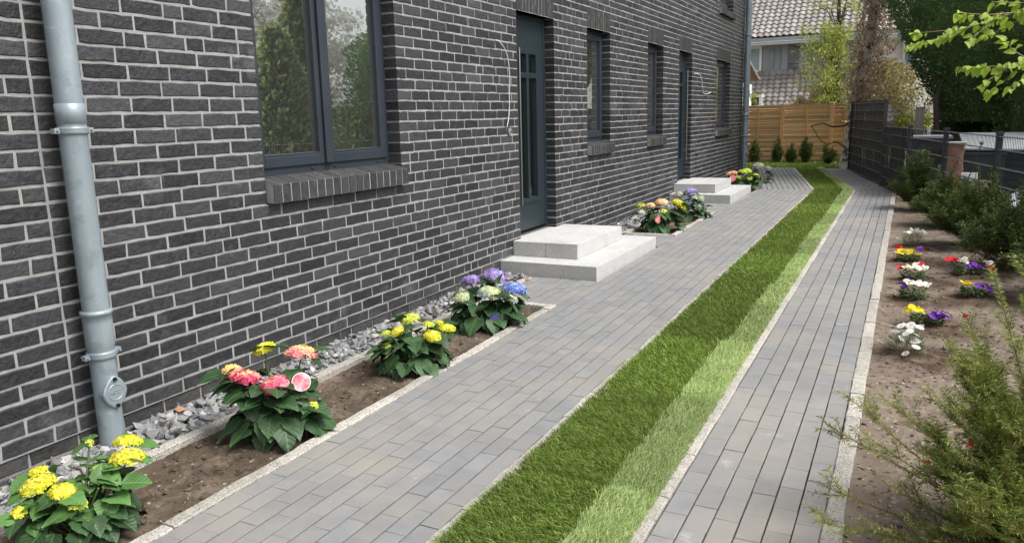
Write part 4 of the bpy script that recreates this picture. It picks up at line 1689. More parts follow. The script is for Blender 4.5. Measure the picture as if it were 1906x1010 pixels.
def hydrangea(label, base, heads, nleaf, spread, height, leafL=0.10, young=0.0, seed=0, pet=0.0135, view=None, nstem=9, group='hydrangeas in the beds along the wall'):
    """heads: (dx, dy, z, radius, petal material)"""
    random.seed(100 + seed)
    bx, by = base
    bz = gz(by) - .02
    t = thing('hydrangea', label, 'hydrangea', (bx, by, bz), 0, group)
    g_ = Geo()
    tops = []
    for (dx, dy, z, r, pm) in heads:
        z2 = z + .02
        g_.tube([(dx * .15, dy * .15, 0), (dx * .6, dy * .6, z2 * .55), (dx, dy, z2 - r * .3)], [.006, .005, .004], 6)
        tops.append((dx, dy, z2))
    for i in range(nstem):
        a_ = i * 2.4 + random.random()
        rr = spread * random.uniform(.3, .8)
        zz = height * random.uniform(.62, 1.0)
        p = (rr * math.cos(a_), rr * math.sin(a_), zz)
        g_.tube([(p[0] * .15, p[1] * .15, 0), (p[0] * .6, p[1] * .6, zz * .6), p], [.006, .005, .004], 6)
        tops.append(p)
    part('stem', g_, STEM, t, True)
    # leaves: whorls under each stem top plus a skirt
    cnt = 0
    k = 0
    while cnt < nleaf:
        tp = tops[k % len(tops)]
        k += 1
        lvl = random.choice((0, 0, 0, 1, 1, 2))
        f = 1 - lvl * .22
        head = k % len(tops) < len(heads)
        p0 = Vector((tp[0] * f, tp[1] * f, tp[2] * f - (.02 if head else 0)))
        a_ = random.random() * 6.283
        out = Vector((p0.x, p0.y, 0))
        outl = out.length
        d = Vector((math.cos(a_), math.sin(a_), random.uniform(-.25, .35)))
        if outl > .02:
            d += out.normalized() * random.uniform(.3, 1.0)
        d.normalize()
        L = leafL * random.uniform(.62, 1.15) * (.8 if lvl == 0 and not head else 1)
        up = Vector((out.x * 1.6, out.y * 1.6, 1)) + Vector((random.uniform(-.35, .35), random.uniform(-.35, .35), 0))
        if p0.z + d.z * L < 0.015:
            d.z = abs(d.z)
        leaf_obj(t, LEAFMY if random.random() < young else LEAFM, p0 + d * .012, d, up, L, random.uniform(.9, 1.12))
        cnt += 1
    # skirt of big lower leaves
    for i in range(int(nleaf * .35)):
        a_ = i * 2.399 + random.uniform(-.3, .3)
        rr = spread * random.uniform(.45, .72)
        zz = height * random.uniform(.22, .5)
        d = Vector((math.cos(a_), math.sin(a_), random.uniform(-.75, -.1)))
        L = leafL * random.uniform(.85, 1.2)
        if zz + d.normalized().z * L < 0.02:
            zz = .03 - d.normalized().z * L
        leaf_obj(t, LEAFM, (rr * math.cos(a_), rr * math.sin(a_), zz), d, (math.cos(a_) * .9, math.sin(a_) * .9, 1), L)
    for i, (dx, dy, z, r, pm) in enumerate(heads):
        n = int(max(18, 1.25 * 2.0 * 3.14 * r * r / (pet * pet * 1.2)))
        gh = flower_head(r, min(n, 150), pet, seed=seed * 10 + i)
        tilt = (random.uniform(-.25, .25) - dy * .8, random.uniform(-.25, .25) + dx * .8, 0)
        part('flower_head', gh, pm, t, loc=(dx, dy, z + .02 - r * .25), rot=tilt)
    return t


def plant_tag(label, base, loc, rad, face, tmat, seed=0):
    """round printed tag on a white stake"""
    t = thing('plant_tag', label, 'plant tag', (loc[0], loc[1], loc[2]))
    d = Vector(face).normalized()
    rot = d.to_track_quat('Z', 'Y').to_euler()
    g_ = Geo()
    g_.lathe([(rad, 0), (rad, .0015)], n=28)
    c = part('disc', g_, WHITEP if tmat is TAGPINK else tmat, t, rot=rot)
    g_ = Geo()
    g_.lathe([(rad * .93, .0016), (rad * .93, .0022)], n=28)
    part('picture', g_, tmat, c)
    g_ = Geo()
    g_.tube([(0, 0, -rad * .6), (-.01, .02, -loc[2] + gz(loc[1]) - .02)], .003, 6)
    part('stake', g_, STEM, t)
    return t


TAGPINK = M('tag_print_pink', (0.72, 0.10, 0.14), (0.80, 0.50, 0.52), nscale=14, rough=0.35, contrast=(.4, .6), stains=(((.8, .78, .78), 30, .6, .66, .8),))
TAGBLUE = M('tag_print_blue', (0.025, 0.03, 0.13), (0.07, 0.07, 0.24), nscale=16, rough=0.35)
TAGRED = M('tag_print_red', (0.35, 0.03, 0.06), (0.6, 0.30, 0.28), nscale=18, rough=0.35)

Y_, L_, P_, PY, BL, PU, BG, PE, GR = PET_YELLOW, PET_LIME, PET_PINK, PET_PINKY, PET_BLUE, PET_PURPLE, PET_BLUEGREEN, PET_PEACH, PET_GREY
hydrangea('bright yellow hydrangea with fresh green leaves, nearest plant at the foot of the downspout', (0.68, 1.75),
          [(.03, .235, .285, .054, Y_), (.115, .165, .262, .066, Y_), (-.09, -.075, .215, .066, Y_), (-.15, -.035, .235, .032, Y_), (.035, -.065, .205, .046, Y_), (.11, -.06, .165, .032, L_), (-.04, -.19, .16, .024, Y_), (.06, .07, .24, .02, L_), (-.045, .12, .31, .016, L_)],
          105, .25, .26, .105, young=.7, seed=1, pet=.0098)
hydrangea('pink and yellow hydrangea with a round pink tag, second plant of the near bed', (0.72, 2.83),
          [(-.101, .041, .415, .05, Y_), (.097, .095, .40, .075, PY), (-.103, -.101, .305, .068, P_), (-.182, -.109, .332, .045, PY), (.071, -.071, .283, .070, PET_PINK), (.215, .02, .16, .014, L_)],
          74, .25, .34, .145, young=.04, seed=2, pet=.0165)
hydrangea('lime yellow hydrangea, third plant of the near bed', (0.79, 3.96),
          [(-.038, .035, .30, .062, L_), (-.046, -.092, .25, .044, Y_), (.083, .057, .268, .036, L_), (.176, .12, .238, .054, Y_), (.159, -.013, .222, .054, Y_), (-.082, -.177, .17, .032, L_), (-.135, -.093, .225, .03, L_), (.12, .13, .26, .03, Y_)],
          76, .27, .27, .13, young=.06, seed=3, pet=.0105)
hydrangea('blue, purple and pale green hydrangea before the near doorstep', (0.75, 5.04),
          [(-.135, -.017, .325, .074, PU), (.025, .071, .36, .088, PU), (.173, .095, .268, .090, BL), (.058, -.082, .265, .084, BG), (-.142, -.135, .222, .064, BG), (.163, .032, .206, .064, BG)],
          64, .28, .26, .155, young=.0, seed=4, pet=.0165)
hydrangea('peach and yellow hydrangea, nearer of the two in the middle bed', (0.70, 9.88),
          [(-.128, -.036, .31, .075, PE), (.006, .002, .362, .078, PE), (.198, .056, .35, .08, Y_), (.256, .072, .30, .06, Y_), (-.244, -.069, .236, .06, PET_CREAM), (-.244, -.069, .318, .04, L_), (.06, -.1, .25, .04, L_), (-.05, .1, .34, .05, PY)],
          64, .34, .27, .15, young=.05, seed=5, pet=.019)
hydrangea('purple and white green hydrangea, farther of the two in the middle bed', (0.76, 11.1),
          [(.013, .003, .37, .095, PU), (-.146, -.036, .325, .08, GR), (.058, .014, .29, .066, BG), (.153, .038, .28, .05, BG), (-.016, -.06, .216, .05, BL)],
          56, .32, .25, .155, young=.0, seed=6, pet=.02)
hydrangea('pink and yellow green hydrangea beyond the far doorstep', (0.78, 15.2),
          [(-.263, -.047, .285, .066, PY), (-.179, -.032, .30, .066, PY), (-.024, -.004, .318, .08, L_), (.202, .036, .25, .066, L_), (.041, .05, .335, .085, L_), (.12, -.06, .2, .05, L_), (-.1, -.1, .22, .05, Y_)],
          60, .36, .28, .155, young=.0, seed=7, pet=.022)
hydrangea('greyish hydrangea, last plant by the house corner', (0.90, 16.35),
          [(-.06, -.018, .36, .105, GR), (.12, .05, .30, .07, GR), (-.15, .1, .27, .06, GR)],
          26, .25, .25, .13, young=.0, seed=8, pet=.022)
plant_tag('round pink tag hanging on the pink hydrangea', None, (.72 + .185, 2.83 - .02, .265), .046, (.62, -.72, .35), TAGPINK)
plant_tag('dark blue round tag under the blue hydrangea', None, (.75 + .13, 5.04 - .15, .085), .038, (.6, -.75, .3), TAGBLUE)
plant_tag('dark pink tag leaning in the peach hydrangea', None, (.70 + .03, 9.88 - .27, .21), .06, (.9, -.35, .2), TAGRED)
plant_tag('red round tag in the hydrangea beyond the far doorstep', None, (.78 - .15, 15.2 - .3, .30), .06, (.5, -.8, .2), TAGRED)


# ------------------------------------------------------------------ small bedding plants on the right
def flower_disc(n, s, pm, cm, seed, wide=.5):
    """one open flower facing +z"""
    gg = Geo()
    for q in range(n):
        an = q * 2 * math.pi / n
        e1 = np.array([math.cos(an), math.sin(an), 0])
        e2 = np.array([-math.sin(an), math.cos(an), 0])
        w_ = wide * s
        gg.add([e1 * s * .12, e1 * s * .55 + e2 * w_ * .5 + [0, 0, s * .12], e1 * s * .95 + e2 * w_ * .35 + [0, 0, s * .08], e1 * s * .95 - e2 * w_ * .35 + [0, 0, s * .05], e1 * s * .55 - e2 * w_ * .5 + [0, 0, s * .10]], [(0, 4, 3, 2, 1)], random.random())
    return gg.mesh('flower', pm)


def eye_mesh(s, mat):
    gg = Geo()
    gg.lathe([(s * .25, s * .05), (s * .22, s * .14), (s * .1, s * .18)], n=8)
    return gg.mesh('flower_eye', mat)


random.seed(5)
FM = {'white': flower_disc(12, .027, PET_WHITE, None, 1, .42), 'yellow': flower_disc(5, .027, PET_GOLD, None, 2, 1.1), 'violet': flower_disc(5, .028, PET_VIOLET, None, 3, 1.1),
      'cream': flower_disc(5, .027, PET_CREAM, None, 4, 1.1), 'red': flower_disc(7, .027, PET_RED, None, 5, .9), 'wht5': flower_disc(5, .027, PET_WHITE, None, 6, 1.1)}
EYE = eye_mesh(.021, PET_GOLD)
EYE_D = eye_mesh(.016, PET_VIOLET)
HERB = M('bedding_leaf', (0.055, 0.105, 0.03), (0.085, 0.14, 0.045), nscale=20, rnd=.4, rough=.6, translucent=.2)
HERB_G = M('daisy_leaf', (0.075, 0.13, 0.065), (0.11, 0.17, 0.09), nscale=20, rnd=.4, rough=.6, translucent=.2)


def leaf_blades(gg, n, c, spread, hgt, L, W, rng, upbias=.5):
    """loose small leaves round a centre"""
    for _ in range(n):
        a_ = rng.random() * 6.283
        r = spread * math.sqrt(rng.random())
        p = np.array([c[0] + r * math.cos(a_), c[1] + r * math.sin(a_), c[2] + hgt * rng.random()])
        d = np.array([math.cos(a_) + rng.normal(0, .5), math.sin(a_) + rng.normal(0, .5), upbias + rng.normal(0, .3)])
        d /= np.linalg.norm(d)
        s_ = np.cross(d, [0, 0, 1.0]) + rng.normal(0, .2, 3)
        s_ /= np.linalg.norm(s_) + 1e-6
        l, w_ = L * rng.uniform(.6, 1.2), W * rng.uniform(.7, 1.2)
        gg.add([p, p + d * l * .5 + s_ * w_ / 2, p + d * l - [0, 0, l * .15], p + d * l * .5 - s_ * w_ / 2], [(0, 1, 2, 3)], rng.random())


def bedding(label, x, y, herb, flowers, spread, hgt, fine=False, seed=0):
    rng = np.random.default_rng(seed)
    t = thing('bedding_plant', label, 'flowers', (x, y, gz(y) - .01), 0, 'bedding plants in the flower border')
    gg = Geo()
    if fine:
        leaf_blades(gg, 520, (0, 0, 0), spread * .95, hgt, .06, .005, rng, .9)
    else:
        leaf_blades(gg, 230, (0, 0, 0), spread * 1.0, hgt * .9, .045, .020, rng, .35)
    part('foliage', gg, herb, t)
    for (kind, n, cx, cy, sp, z) in flowers:
        for i in range(n):
            a_ = i * 2.4 + rng.random()
            r = sp * math.sqrt((i + .4) / n)
            s = rng.uniform(.9, 1.25)
            f = obj('flower', FM[kind], t, (cx + r * math.cos(a_), cy + r * math.sin(a_), z + rng.uniform(-.012, .015) - r * r * 1.5),
                    (rng.uniform(.1, .7), rng.uniform(-.5, .5), rng.random() * 6), (s, s, s))
            obj('flower_eye', EYE if kind in ('white', 'cream', 'wht5', 'yellow') else EYE_D, f)
    return t


bedding('clump of white daisies with fine green leaves, nearest in the border', *PLANTS_R[0], HERB_G,
        [('white', 13, .0, .03, .11, .155), ('white', 4, .02, -.08, .10, .10), ('white', 1, -.145, -.05, .0, .07), ('white', 1, .0, -.11, .0, .03)], .10, .11, True, 1)
bedding('yellow and violet pansies behind the white daisies', *PLANTS_R[1], HERB, [('yellow', 9, -.08, 0, .06, .10), ('violet', 13, .06, -.01, .085, .085)], .10, .06, False, 2)
bedding('white and violet pansies with dark leaves, second row from the daisies', *PLANTS_R[2], HERB, [('wht5', 11, .03, 0, .075, .12), ('violet', 3, -.09, .02, .03, .10), ('cream', 3, -.04, .03, .04, .12)], .095, .08, False, 3)
bedding('cream and white pansies with one red bloom, left of the red and violet ones', *PLANTS_R[3], HERB, [('wht5', 10, .03, .02, .08, .11), ('cream', 4, -.05, 0, .04, .10), ('red', 2, -.10, .02, .02, .09), ('red', 1, .05, .06, .0, .13), ('violet', 2, -.05, -.06, .02, .03)], .095, .07, False, 4)
bedding('yellow pansies with touches of red and violet in the border', *PLANTS_R[4], HERB, [('yellow', 15, 0, 0, .10, .085), ('red', 2, -.09, .05, .02, .10), ('violet', 3, .09, .05, .03, .10)], .095, .05, False, 5)
bedding('far clump of white daisies in the border near the bend', *PLANTS_R[5], HERB_G, [('white', 14, .02, .0, .12, .17), ('white', 1, -.13, -.06, 0, .07)], .10, .12, True, 6)
bedding('red, white and violet pansies on the right of the border', *PLANTS_R[6], HERB, [('red', 6, -.13, 0, .04, .13), ('wht5', 5, -.03, 0, .045, .12), ('violet', 10, .08, -.01, .08, .09), ('wht5', 2, .16, 0, .02, .12)], .11, .07, False, 7)
bedding('yellow and violet pansies half hidden by the foreground yew', *PLANTS_R[7], HERB, [('yellow', 8, -.06, 0, .055, .10), ('violet', 9, .07, .0, .075, .08)], .10, .06, False, 8)


# ------------------------------------------------------------------ yews
def needle_arrays(P, T, length, width, rng, two_rank=.7):
    """needles at points P with tangents T"""
    n = len(P)
    up = np.tile([0, 0, 1.0], (n, 1)) + rng.normal(0, .25, (n, 3))
    S = np.cross(T, up)
    S /= np.linalg.norm(S, axis=1, keepdims=True) + 1e-6
    U = np.cross(S, T)
    sgn = np.where(np.arange(n) % 2 == 0, 1.0, -1.0)[:, None]
    D_ = S * sgn + U * rng.normal(.15, .55 - .4 * two_rank, (n, 1)) + T * rng.uniform(.45, .85, (n, 1))
    D_ /= np.linalg.norm(D_, axis=1, keepdims=True)
    Wv = np.cross(D_, U + rng.normal(0, .3, (n, 3)))
    Wv /= np.linalg.norm(Wv, axis=1, keepdims=True) + 1e-6
    l = length * rng.uniform(.7, 1.15, (n, 1))
    w_ = width * rng.uniform(.8, 1.2, (n, 1))
    tip = P + D_ * l - np.array([0, 0, 1.0]) * l * .12
    mid = P + D_ * l * .55
    V = np.stack([P, mid + Wv * w_ / 2, tip, mid - Wv * w_ / 2], 1).reshape(-1, 3)
    loops = (np.arange(n)[:, None] * 4 + np.array([0, 1, 2, 3])).ravel()
    return V, loops, np.full(n, 4)


def curve_pts(a_, b_, sag, n, rng, wob=.01):
    t = np.linspace(0, 1, n)[:, None]
    a_, b_ = np.array(a_, float), np.array(b_, float)
    c = (a_ + b_) / 2 + np.array([0, 0, sag]) + rng.normal(0, wob, 3)
    return (1 - t) ** 2 * a_ + 2 * t * (1 - t) * c + t ** 2 * b_


def yew(name, label, base, tips, mat, needle=(.022, .0032), step=.0045, side=10, side_len=.16, seed=0, group=None, first=.25, side2=0, fine_twigs=False):
    rng = np.random.default_rng(seed)
    t = thing(name, label, 'yew', base, 0, group)
    gn, gt = Geo(), Geo()

    def dress(pts, r0, r1, st):
        seg = np.linalg.norm(np.diff(pts, axis=0), axis=1)
        Ltot = seg.sum()
        n = max(6, int(Ltot / st))
        cum = np.concatenate([[0], np.cumsum(seg)])
        s = np.linspace(0.02, 1, n) * Ltot
        P = np.stack([np.interp(s, cum, pts[:, i]) for i in range(3)], 1)
        T = np.gradient(P, axis=0)
        T /= np.linalg.norm(T, axis=1, keepdims=True) + 1e-9
        V, Lp, C = needle_arrays(P, T, needle[0], needle[1], rng)
        gn.addarr(V, Lp, C, tone=np.repeat(np.clip(rng.normal(rng.uniform(.2, .8), .12, n), 0.01, .99), 4))
        m_ = len(pts)
        if r0 > .004 or fine_twigs:
            gt.tube(list(pts[::2]) if m_ < 7 else list(pts), list(np.linspace(r0, r1, len(pts[::2]) if m_ < 7 else m_)), 3, False)
    for tip in tips:
        tx, ty, tz, sag = tip[:4]
        sf = tip[4] if len(tip) > 4 else 1.0
        b0 = np.array([rng.normal(0, .05), rng.normal(0, .05), 0.02])
        pts = curve_pts(b0, (tx, ty, tz), sag, 9, rng, .02)
        Lb = np.linalg.norm(np.diff(pts, axis=0), axis=1).sum()
        dress(pts[int(9 * first):], .005, .0015, step)
        gt.tube(list(pts[:int(9 * first) + 1]), .006, 4, False)
        ns = int(side * Lb / .7 * sf)
        for k in range(ns):
            f = rng.uniform(first, .97)
            i = f * 8
            i0 = min(int(i), 7)
            p = pts[i0] + (pts[i0 + 1] - pts[i0]) * (i - i0)
            tn = pts[i0 + 1] - pts[i0]
            tn /= np.linalg.norm(tn)
            d = rng.normal(0, 1, 3)
            d -= tn * d.dot(tn)
            d /= np.linalg.norm(d)
            d = d * .62 + tn * 1.0 + np.array([0, 0, .30])
            d /= np.linalg.norm(d)
            L = side_len * rng.uniform(.5, 1.2) * (1.1 - .55 * f) * (.55 + .45 * sf)
            q = curve_pts(p, p + d * L, rng.uniform(-.02, .02), 5, rng, .006)
            dress(q, .002, .001, step)
            for _ in range(side2 if sf > .6 else 0):
                j = rng.integers(1, 4)
                d2 = d * .9 + rng.normal(0, .38, 3)
                d2 /= np.linalg.norm(d2)
                dress(curve_pts(q[j], q[j] + d2 * L * .55, 0, 4, rng, .004), .0015, .001, step)
    part('needles', gn, mat, t)
    part('twigs', gt, YEW_TWIG, t)
    return t


# foreground yew: reaching shoots as seen, then a dense body to the right
fb = (4.12, 2.95)
zb = gz(2.95) - .02
abs_tips = [(3.291, 3.0, .359, -.02), (3.286, 2.7, .259, -.05), (3.31, 2.55, .19, -.05), (3.352, 3.1, .447, -.03), (3.461, 3.2, .435, .0), (3.486, 2.8, .384, -.04), (3.51, 2.6, .341, -.06),
            (3.441, 2.5, .263, -.07), (3.70, 3.6, .56, .0), (3.76, 3.7, .665, .0), (3.837, 3.7, .876, .05), (3.938, 3.5, .798, .06), (3.98, 3.7, .99, .05), (3.92, 3.45, .93, .08), (4.03, 3.5, 1.02, .08), (3.717, 3.2, .538, .03), (3.686, 2.35, .40, -.06),
            (3.788, 2.3, .43, -.03), (3.861, 2.6, .56, .0), (3.66, 2.75, .40, .0), (3.60, 2.95, .36, .0), (3.80, 3.0, .60, .04), (3.74, 2.6, .47, .0), (3.9, 3.2, .70, .06), (3.62, 3.35, .45, .02), (3.7, 3.5, .52, .03)]
rr = random.Random(11)
abs_tips = [t_ + ((.38 if t_[0] < 3.58 or t_[1] > 3.4 else .75),) for t_ in abs_tips]
for i in range(16):
    abs_tips.append((rr.uniform(3.62, 4.02), rr.uniform(2.25, 2.75), rr.uniform(.2, .48), -.02, 1.0))
for i in range(12):
    abs_tips.append((rr.uniform(3.74, 4.04), rr.uniform(2.9, 3.5), rr.uniform(.3, .66), .03, .75))
for i in range(26):
    a_ = rr.uniform(0, 6.28)
    q = rr.uniform(.1, .5)
    abs_tips.append((fb[0] + q * math.cos(a_) + .02, fb[1] + q * math.sin(a_) - .05, zb + rr.uniform(.3, .85), .06, 1.0))
tips = [(x - fb[0], y - fb[1], z - zb, s, f) for x, y, z, s, f in abs_tips]
yew('yew_shrub', 'large foreground yew with long reaching shoots at the lower right', (fb[0], fb[1], zb), tips, YEW, (.026, .0034), .0021, 21, .22, 21, first=.22, side2=2, fine_twigs=True)

# red petals caught in the foreground yew and a few more
for i, (x, y, z) in enumerate([(3.779, 3.07, .607), (3.742, 2.77, .447), (3.626, 2.77, .366), (3.762, 3.69, .657), (3.838, 3.69, .868)]):
    gg = Geo()
    s = .011
    gg.add([(-s, 0, 0), (-.4 * s, -.7 * s, .4 * s), (s * .6, -.6 * s, .2 * s), (1.2 * s, 0, .6 * s), (s * .5, .6 * s, .3 * s), (-.4 * s, .6 * s, .5 * s)], [(0, 1, 2, 3, 4, 5)])
    o = part('petal', gg, PET_RED, None)
    o.location = (x, y, z)
    o.rotation_euler = (rr.uniform(.6, 1.2), rr.uniform(-.5, .5), rr.uniform(-.8, .8))
    tag(o, 'small red petal caught on the foreground yew', 'petal', 'red petals on the yew')


def bushy_tips(n, spread, hgt, rng, lean=(0, 0)):
    out = []
    for i in range(n):
        a_ = rng.uniform(0, 6.283)
        u = math.sqrt(rng.random())
        z = hgt * (1.08 - .72 * u) * rng.uniform(.72, 1.1)
        out.append((spread * u * math.cos(a_) + lean[0] * z, spread * u * math.sin(a_) + lean[1] * z, z, rng.uniform(.0, .05)))
    return out


HEDGE = [((3.70, 12.75), .34, .70, 'first yew of the hedge, tallest, by the end of the dark privacy strips'),
         ((4.02, 11.2), .38, .56, 'second yew of the hedge before the red sandstone pillar'),
         ((4.22, 9.75), .40, .66, 'third yew of the hedge, with upright brownish shoots'),
         ((4.50, 8.55), .42, .62, 'fourth yew of the hedge at the right picture edge'),
         ((4.78, 7.3), .42, .62, 'nearest yew of the hedge, cut by the right picture edge')]
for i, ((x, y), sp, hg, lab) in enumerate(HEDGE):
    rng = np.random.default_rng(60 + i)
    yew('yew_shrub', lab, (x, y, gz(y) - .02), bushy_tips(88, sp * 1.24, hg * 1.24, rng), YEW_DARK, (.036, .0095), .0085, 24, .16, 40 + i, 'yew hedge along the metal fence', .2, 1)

FARY = [((-.18, 22.05), .16, .62, 'left one of the small yews in front of the wooden fence'), ((.40, 22.05), .15, .60, 'second small yew from the left in front of the wooden fence'),
        ((.74, 22.05), .14, .50, 'short middle one of the small yews in front of the wooden fence'), ((1.13, 22.0), .20, .68, 'tallest small yew with spread shoots in front of the wooden fence'),
        ((1.70, 21.7), .22, .55, 'broad dark small yew beside the birch trunk'), ((-.62, 22.0), .18, .55, 'small yew half hidden behind the far downspout')]
for i, ((x, y), sp, hg, lab) in enumerate(FARY):
    rng = np.random.default_rng(80 + i)
    yew('yew_shrub', lab, (x, y, gz(y) - .03), bushy_tips(34, sp * 1.1, hg * 1.08, rng), YEW_DARK, (.05, .018), .018, 18, .14, 140 + i, 'small yews before the wooden fence', .12, 0)

# ================================================================== FENCES
# anthracite mat fence with privacy strips
FA = np.array([2.304, 19.87])
FB = np.array([3.329, 14.917])
fd = (FB - FA) / np.linalg.norm(FB - FA)
fang = math.atan2(fd[1], fd[0])


def fpt(y):
    return np.array([fence_x(y), y])


def fence_bar(gg, ya, yb, z, r=.004, off=0.0):
    a_, b_ = fpt(ya), fpt(yb)
    nrm = np.array([-fd[1], fd[0]])
    a_ = a_ + nrm * off
    b_ = b_ + nrm * off
    gg.tube([(a_[0], a_[1], z + gz(ya) * .0), (b_[0], b_[1], z)], r, 5)


mf = thing('metal_fence', 'anthracite mesh fence with dark privacy strips at its far end', 'fence')
POSTY = [19.85, 16.03, 13.98, 11.93, 9.88, 7.83, 5.78, 3.73]
for i, y in enumerate(POSTY):
    p = fpt(y)
    top = 1.66 if i < 2 else 1.235
    gg = Geo()
    gg.box((-.028, -.028, gz(y) - .1), (.028, .028, top - .02))
    po = part('post', gg, FENCE, mf, loc=(p[0], p[1], 0), rot=(0, 0, fang))
    gg = Geo()
    gg.box((-.033, -.033, top - .022), (.033, .033, top + .006))
    part('post_cap', gg, FENCE, po)
# horizontal double rods
for zr in [.10, .29, .48, .67, .86, 1.05, 1.185]:
    gg = Geo()
    for off in (-.016, .016):
        fence_bar(gg, 16.0, 3.0, zr, .0050, off)
    part('rail', gg, RAIL, mf)
for zr in [.14, .33, .52, .71, .90, 1.09, 1.28, 1.47, 1.62]:
    gg = Geo()
    for off in (-.016, .016):
        fence_bar(gg, 19.85, 16.06, zr, .0058, off)
    part('rail', gg, RAIL, mf)
# vertical wires of the open part
gg = Geo()
y = 14.2
while y > 3.0:
    p = fpt(y)
    gg.box((p[0] - .0022, p[1] - .0022, .06), (p[0] + .0022, p[1] + .0022, 1.20))
    y -= .047
o = part('mesh_wires', gg, FENCE, mf)
o['kind'] = 'stuff'
# privacy strips, slightly wavy, woven between the rods
gs_ = Geo()
for k in range(19):
    pass


def strip_mesh(z0, z1, nz):
    gg = Geo()
    V, F = [], []
    for j in range(nz + 1):
        z = z0 + (z1 - z0) * j / nz
        b_ = .010 * math.sin(j * math.pi)
        w_ = .0215 - (.004 if j % 2 == 0 else 0)
        for x, yv in ((-w_, -.001), (w_, -.001), (w_, .003), (-w_, .003)):
            V.append((x, yv + (.004 if j % 2 else -.004), z))
    for j in range(nz):
        for k in range(4):
            k2 = (k + 1) % 4
            F.append((j * 4 + k, j * 4 + k2, (j + 1) * 4 + k2, (j + 1) * 4 + k))
    F.append((3, 2, 1, 0))
    F.append(tuple(nz * 4 + k for k in range(4)))
    gg.add(V, F)
    return gg.mesh('privacy_strip', STRIP)


sm_hi, sm_lo = strip_mesh(.10, 1.655, 16), strip_mesh(.09, 1.195, 12)
y = 19.8
i = 0
while y > 14.22:
    p = fpt(y)
    hi = y > 16.05
    if abs(y - 16.03) > .04:
        obj('privacy_strip', sm_hi if hi else sm_lo, mf, (p[0], p[1], random.uniform(-.004, .004)), (0, 0, fang + random.uniform(-.12, .12)))
    y -= .0475
    i += 1

# wooden fence at the end of the garden
wf = thing('wooden_fence', 'light brown wooden slat fence closing the far end of the garden', 'fence')
YF = 22.42
slm = []
for s in range(6):
    gg = Geo()
    hs_ = .0255 if s % 2 else .034      # front slats with gaps, wider ones behind
    gg.box((-.615, -.008, -hs_), (.615, .008, hs_))
    slm.append(gg.mesh('slat', WOODF))
for pi, (xa, xb) in enumerate([(-2.03, -.80), (-.80, .436), (.436, 1.669), (1.669, 2.35)]):
    xm, hw = (xa + xb) / 2, (xb - xa) / 2
    k = 0
    z = .16
    while z < 1.60:
        obj('slat', slm[k % 6], wf, (xm, YF + (.0 if k % 2 else .045), z + random.uniform(-.004, .004)), (.22 + random.uniform(-.12, .12), random.uniform(-.004, .004), 0), (hw / .615 - .02, 1, 1))
        z += .0625
        k += 1
    gg = Geo()
    gg.box((xm - .02, YF - .03, .12), (xm + .02, YF - .0095, 1.625))
    part('batten', gg, WOODP, wf)
    gg = Geo()
    gg.box((xa + .04, YF - .022, 1.622), (xb - .04, YF + .03, 1.65))
    part('top_rail', gg, WOODP, wf)
for x in (-.80, .436, 1.669, 2.36):
    gg = Geo()
    gg.box((x - .043, YF - .055, 0), (x + .043, YF + .035, 1.66))
    po = part('post', gg, WOODP, wf)
    gg = Geo()
    gg.box((x - .05, YF - .062, 1.661), (x + .05, YF + .042, 1.685))
    part('post_cap', gg, WHITEP if x > .4 else WOODP, po)


# ================================================================== TREES BEHIND
def sprays(P, N, size, rng, per=3, asp=.45, up=.6, jit=.5):
    """small leaf-like quads at points P, growing along N"""
    P = np.repeat(P, per, 0)
    N = np.repeat(N, per, 0)
    n = len(P)
    D_ = N + np.array([0, 0, up]) + rng.normal(0, jit, (n, 3))
    D_ /= np.linalg.norm(D_, axis=1, keepdims=True) + 1e-9
    S = np.cross(D_, rng.normal(0, 1, (n, 3)))
    S /= np.linalg.norm(S, axis=1, keepdims=True) + 1e-9
    l = size * rng.uniform(.6, 1.3, (n, 1))
    w_ = l * asp
    P = P + rng.normal(0, size * .4, (n, 3))
    V = np.stack([P, P + D_ * l * .55 + S * w_ / 2, P + D_ * l, P + D_ * l * .55 - S * w_ / 2], 1).reshape(-1, 3)
    loops = (np.arange(n)[:, None] * 4 + np.array([0, 1, 2, 3])).ravel()
    return V, loops, np.full(n, 4)


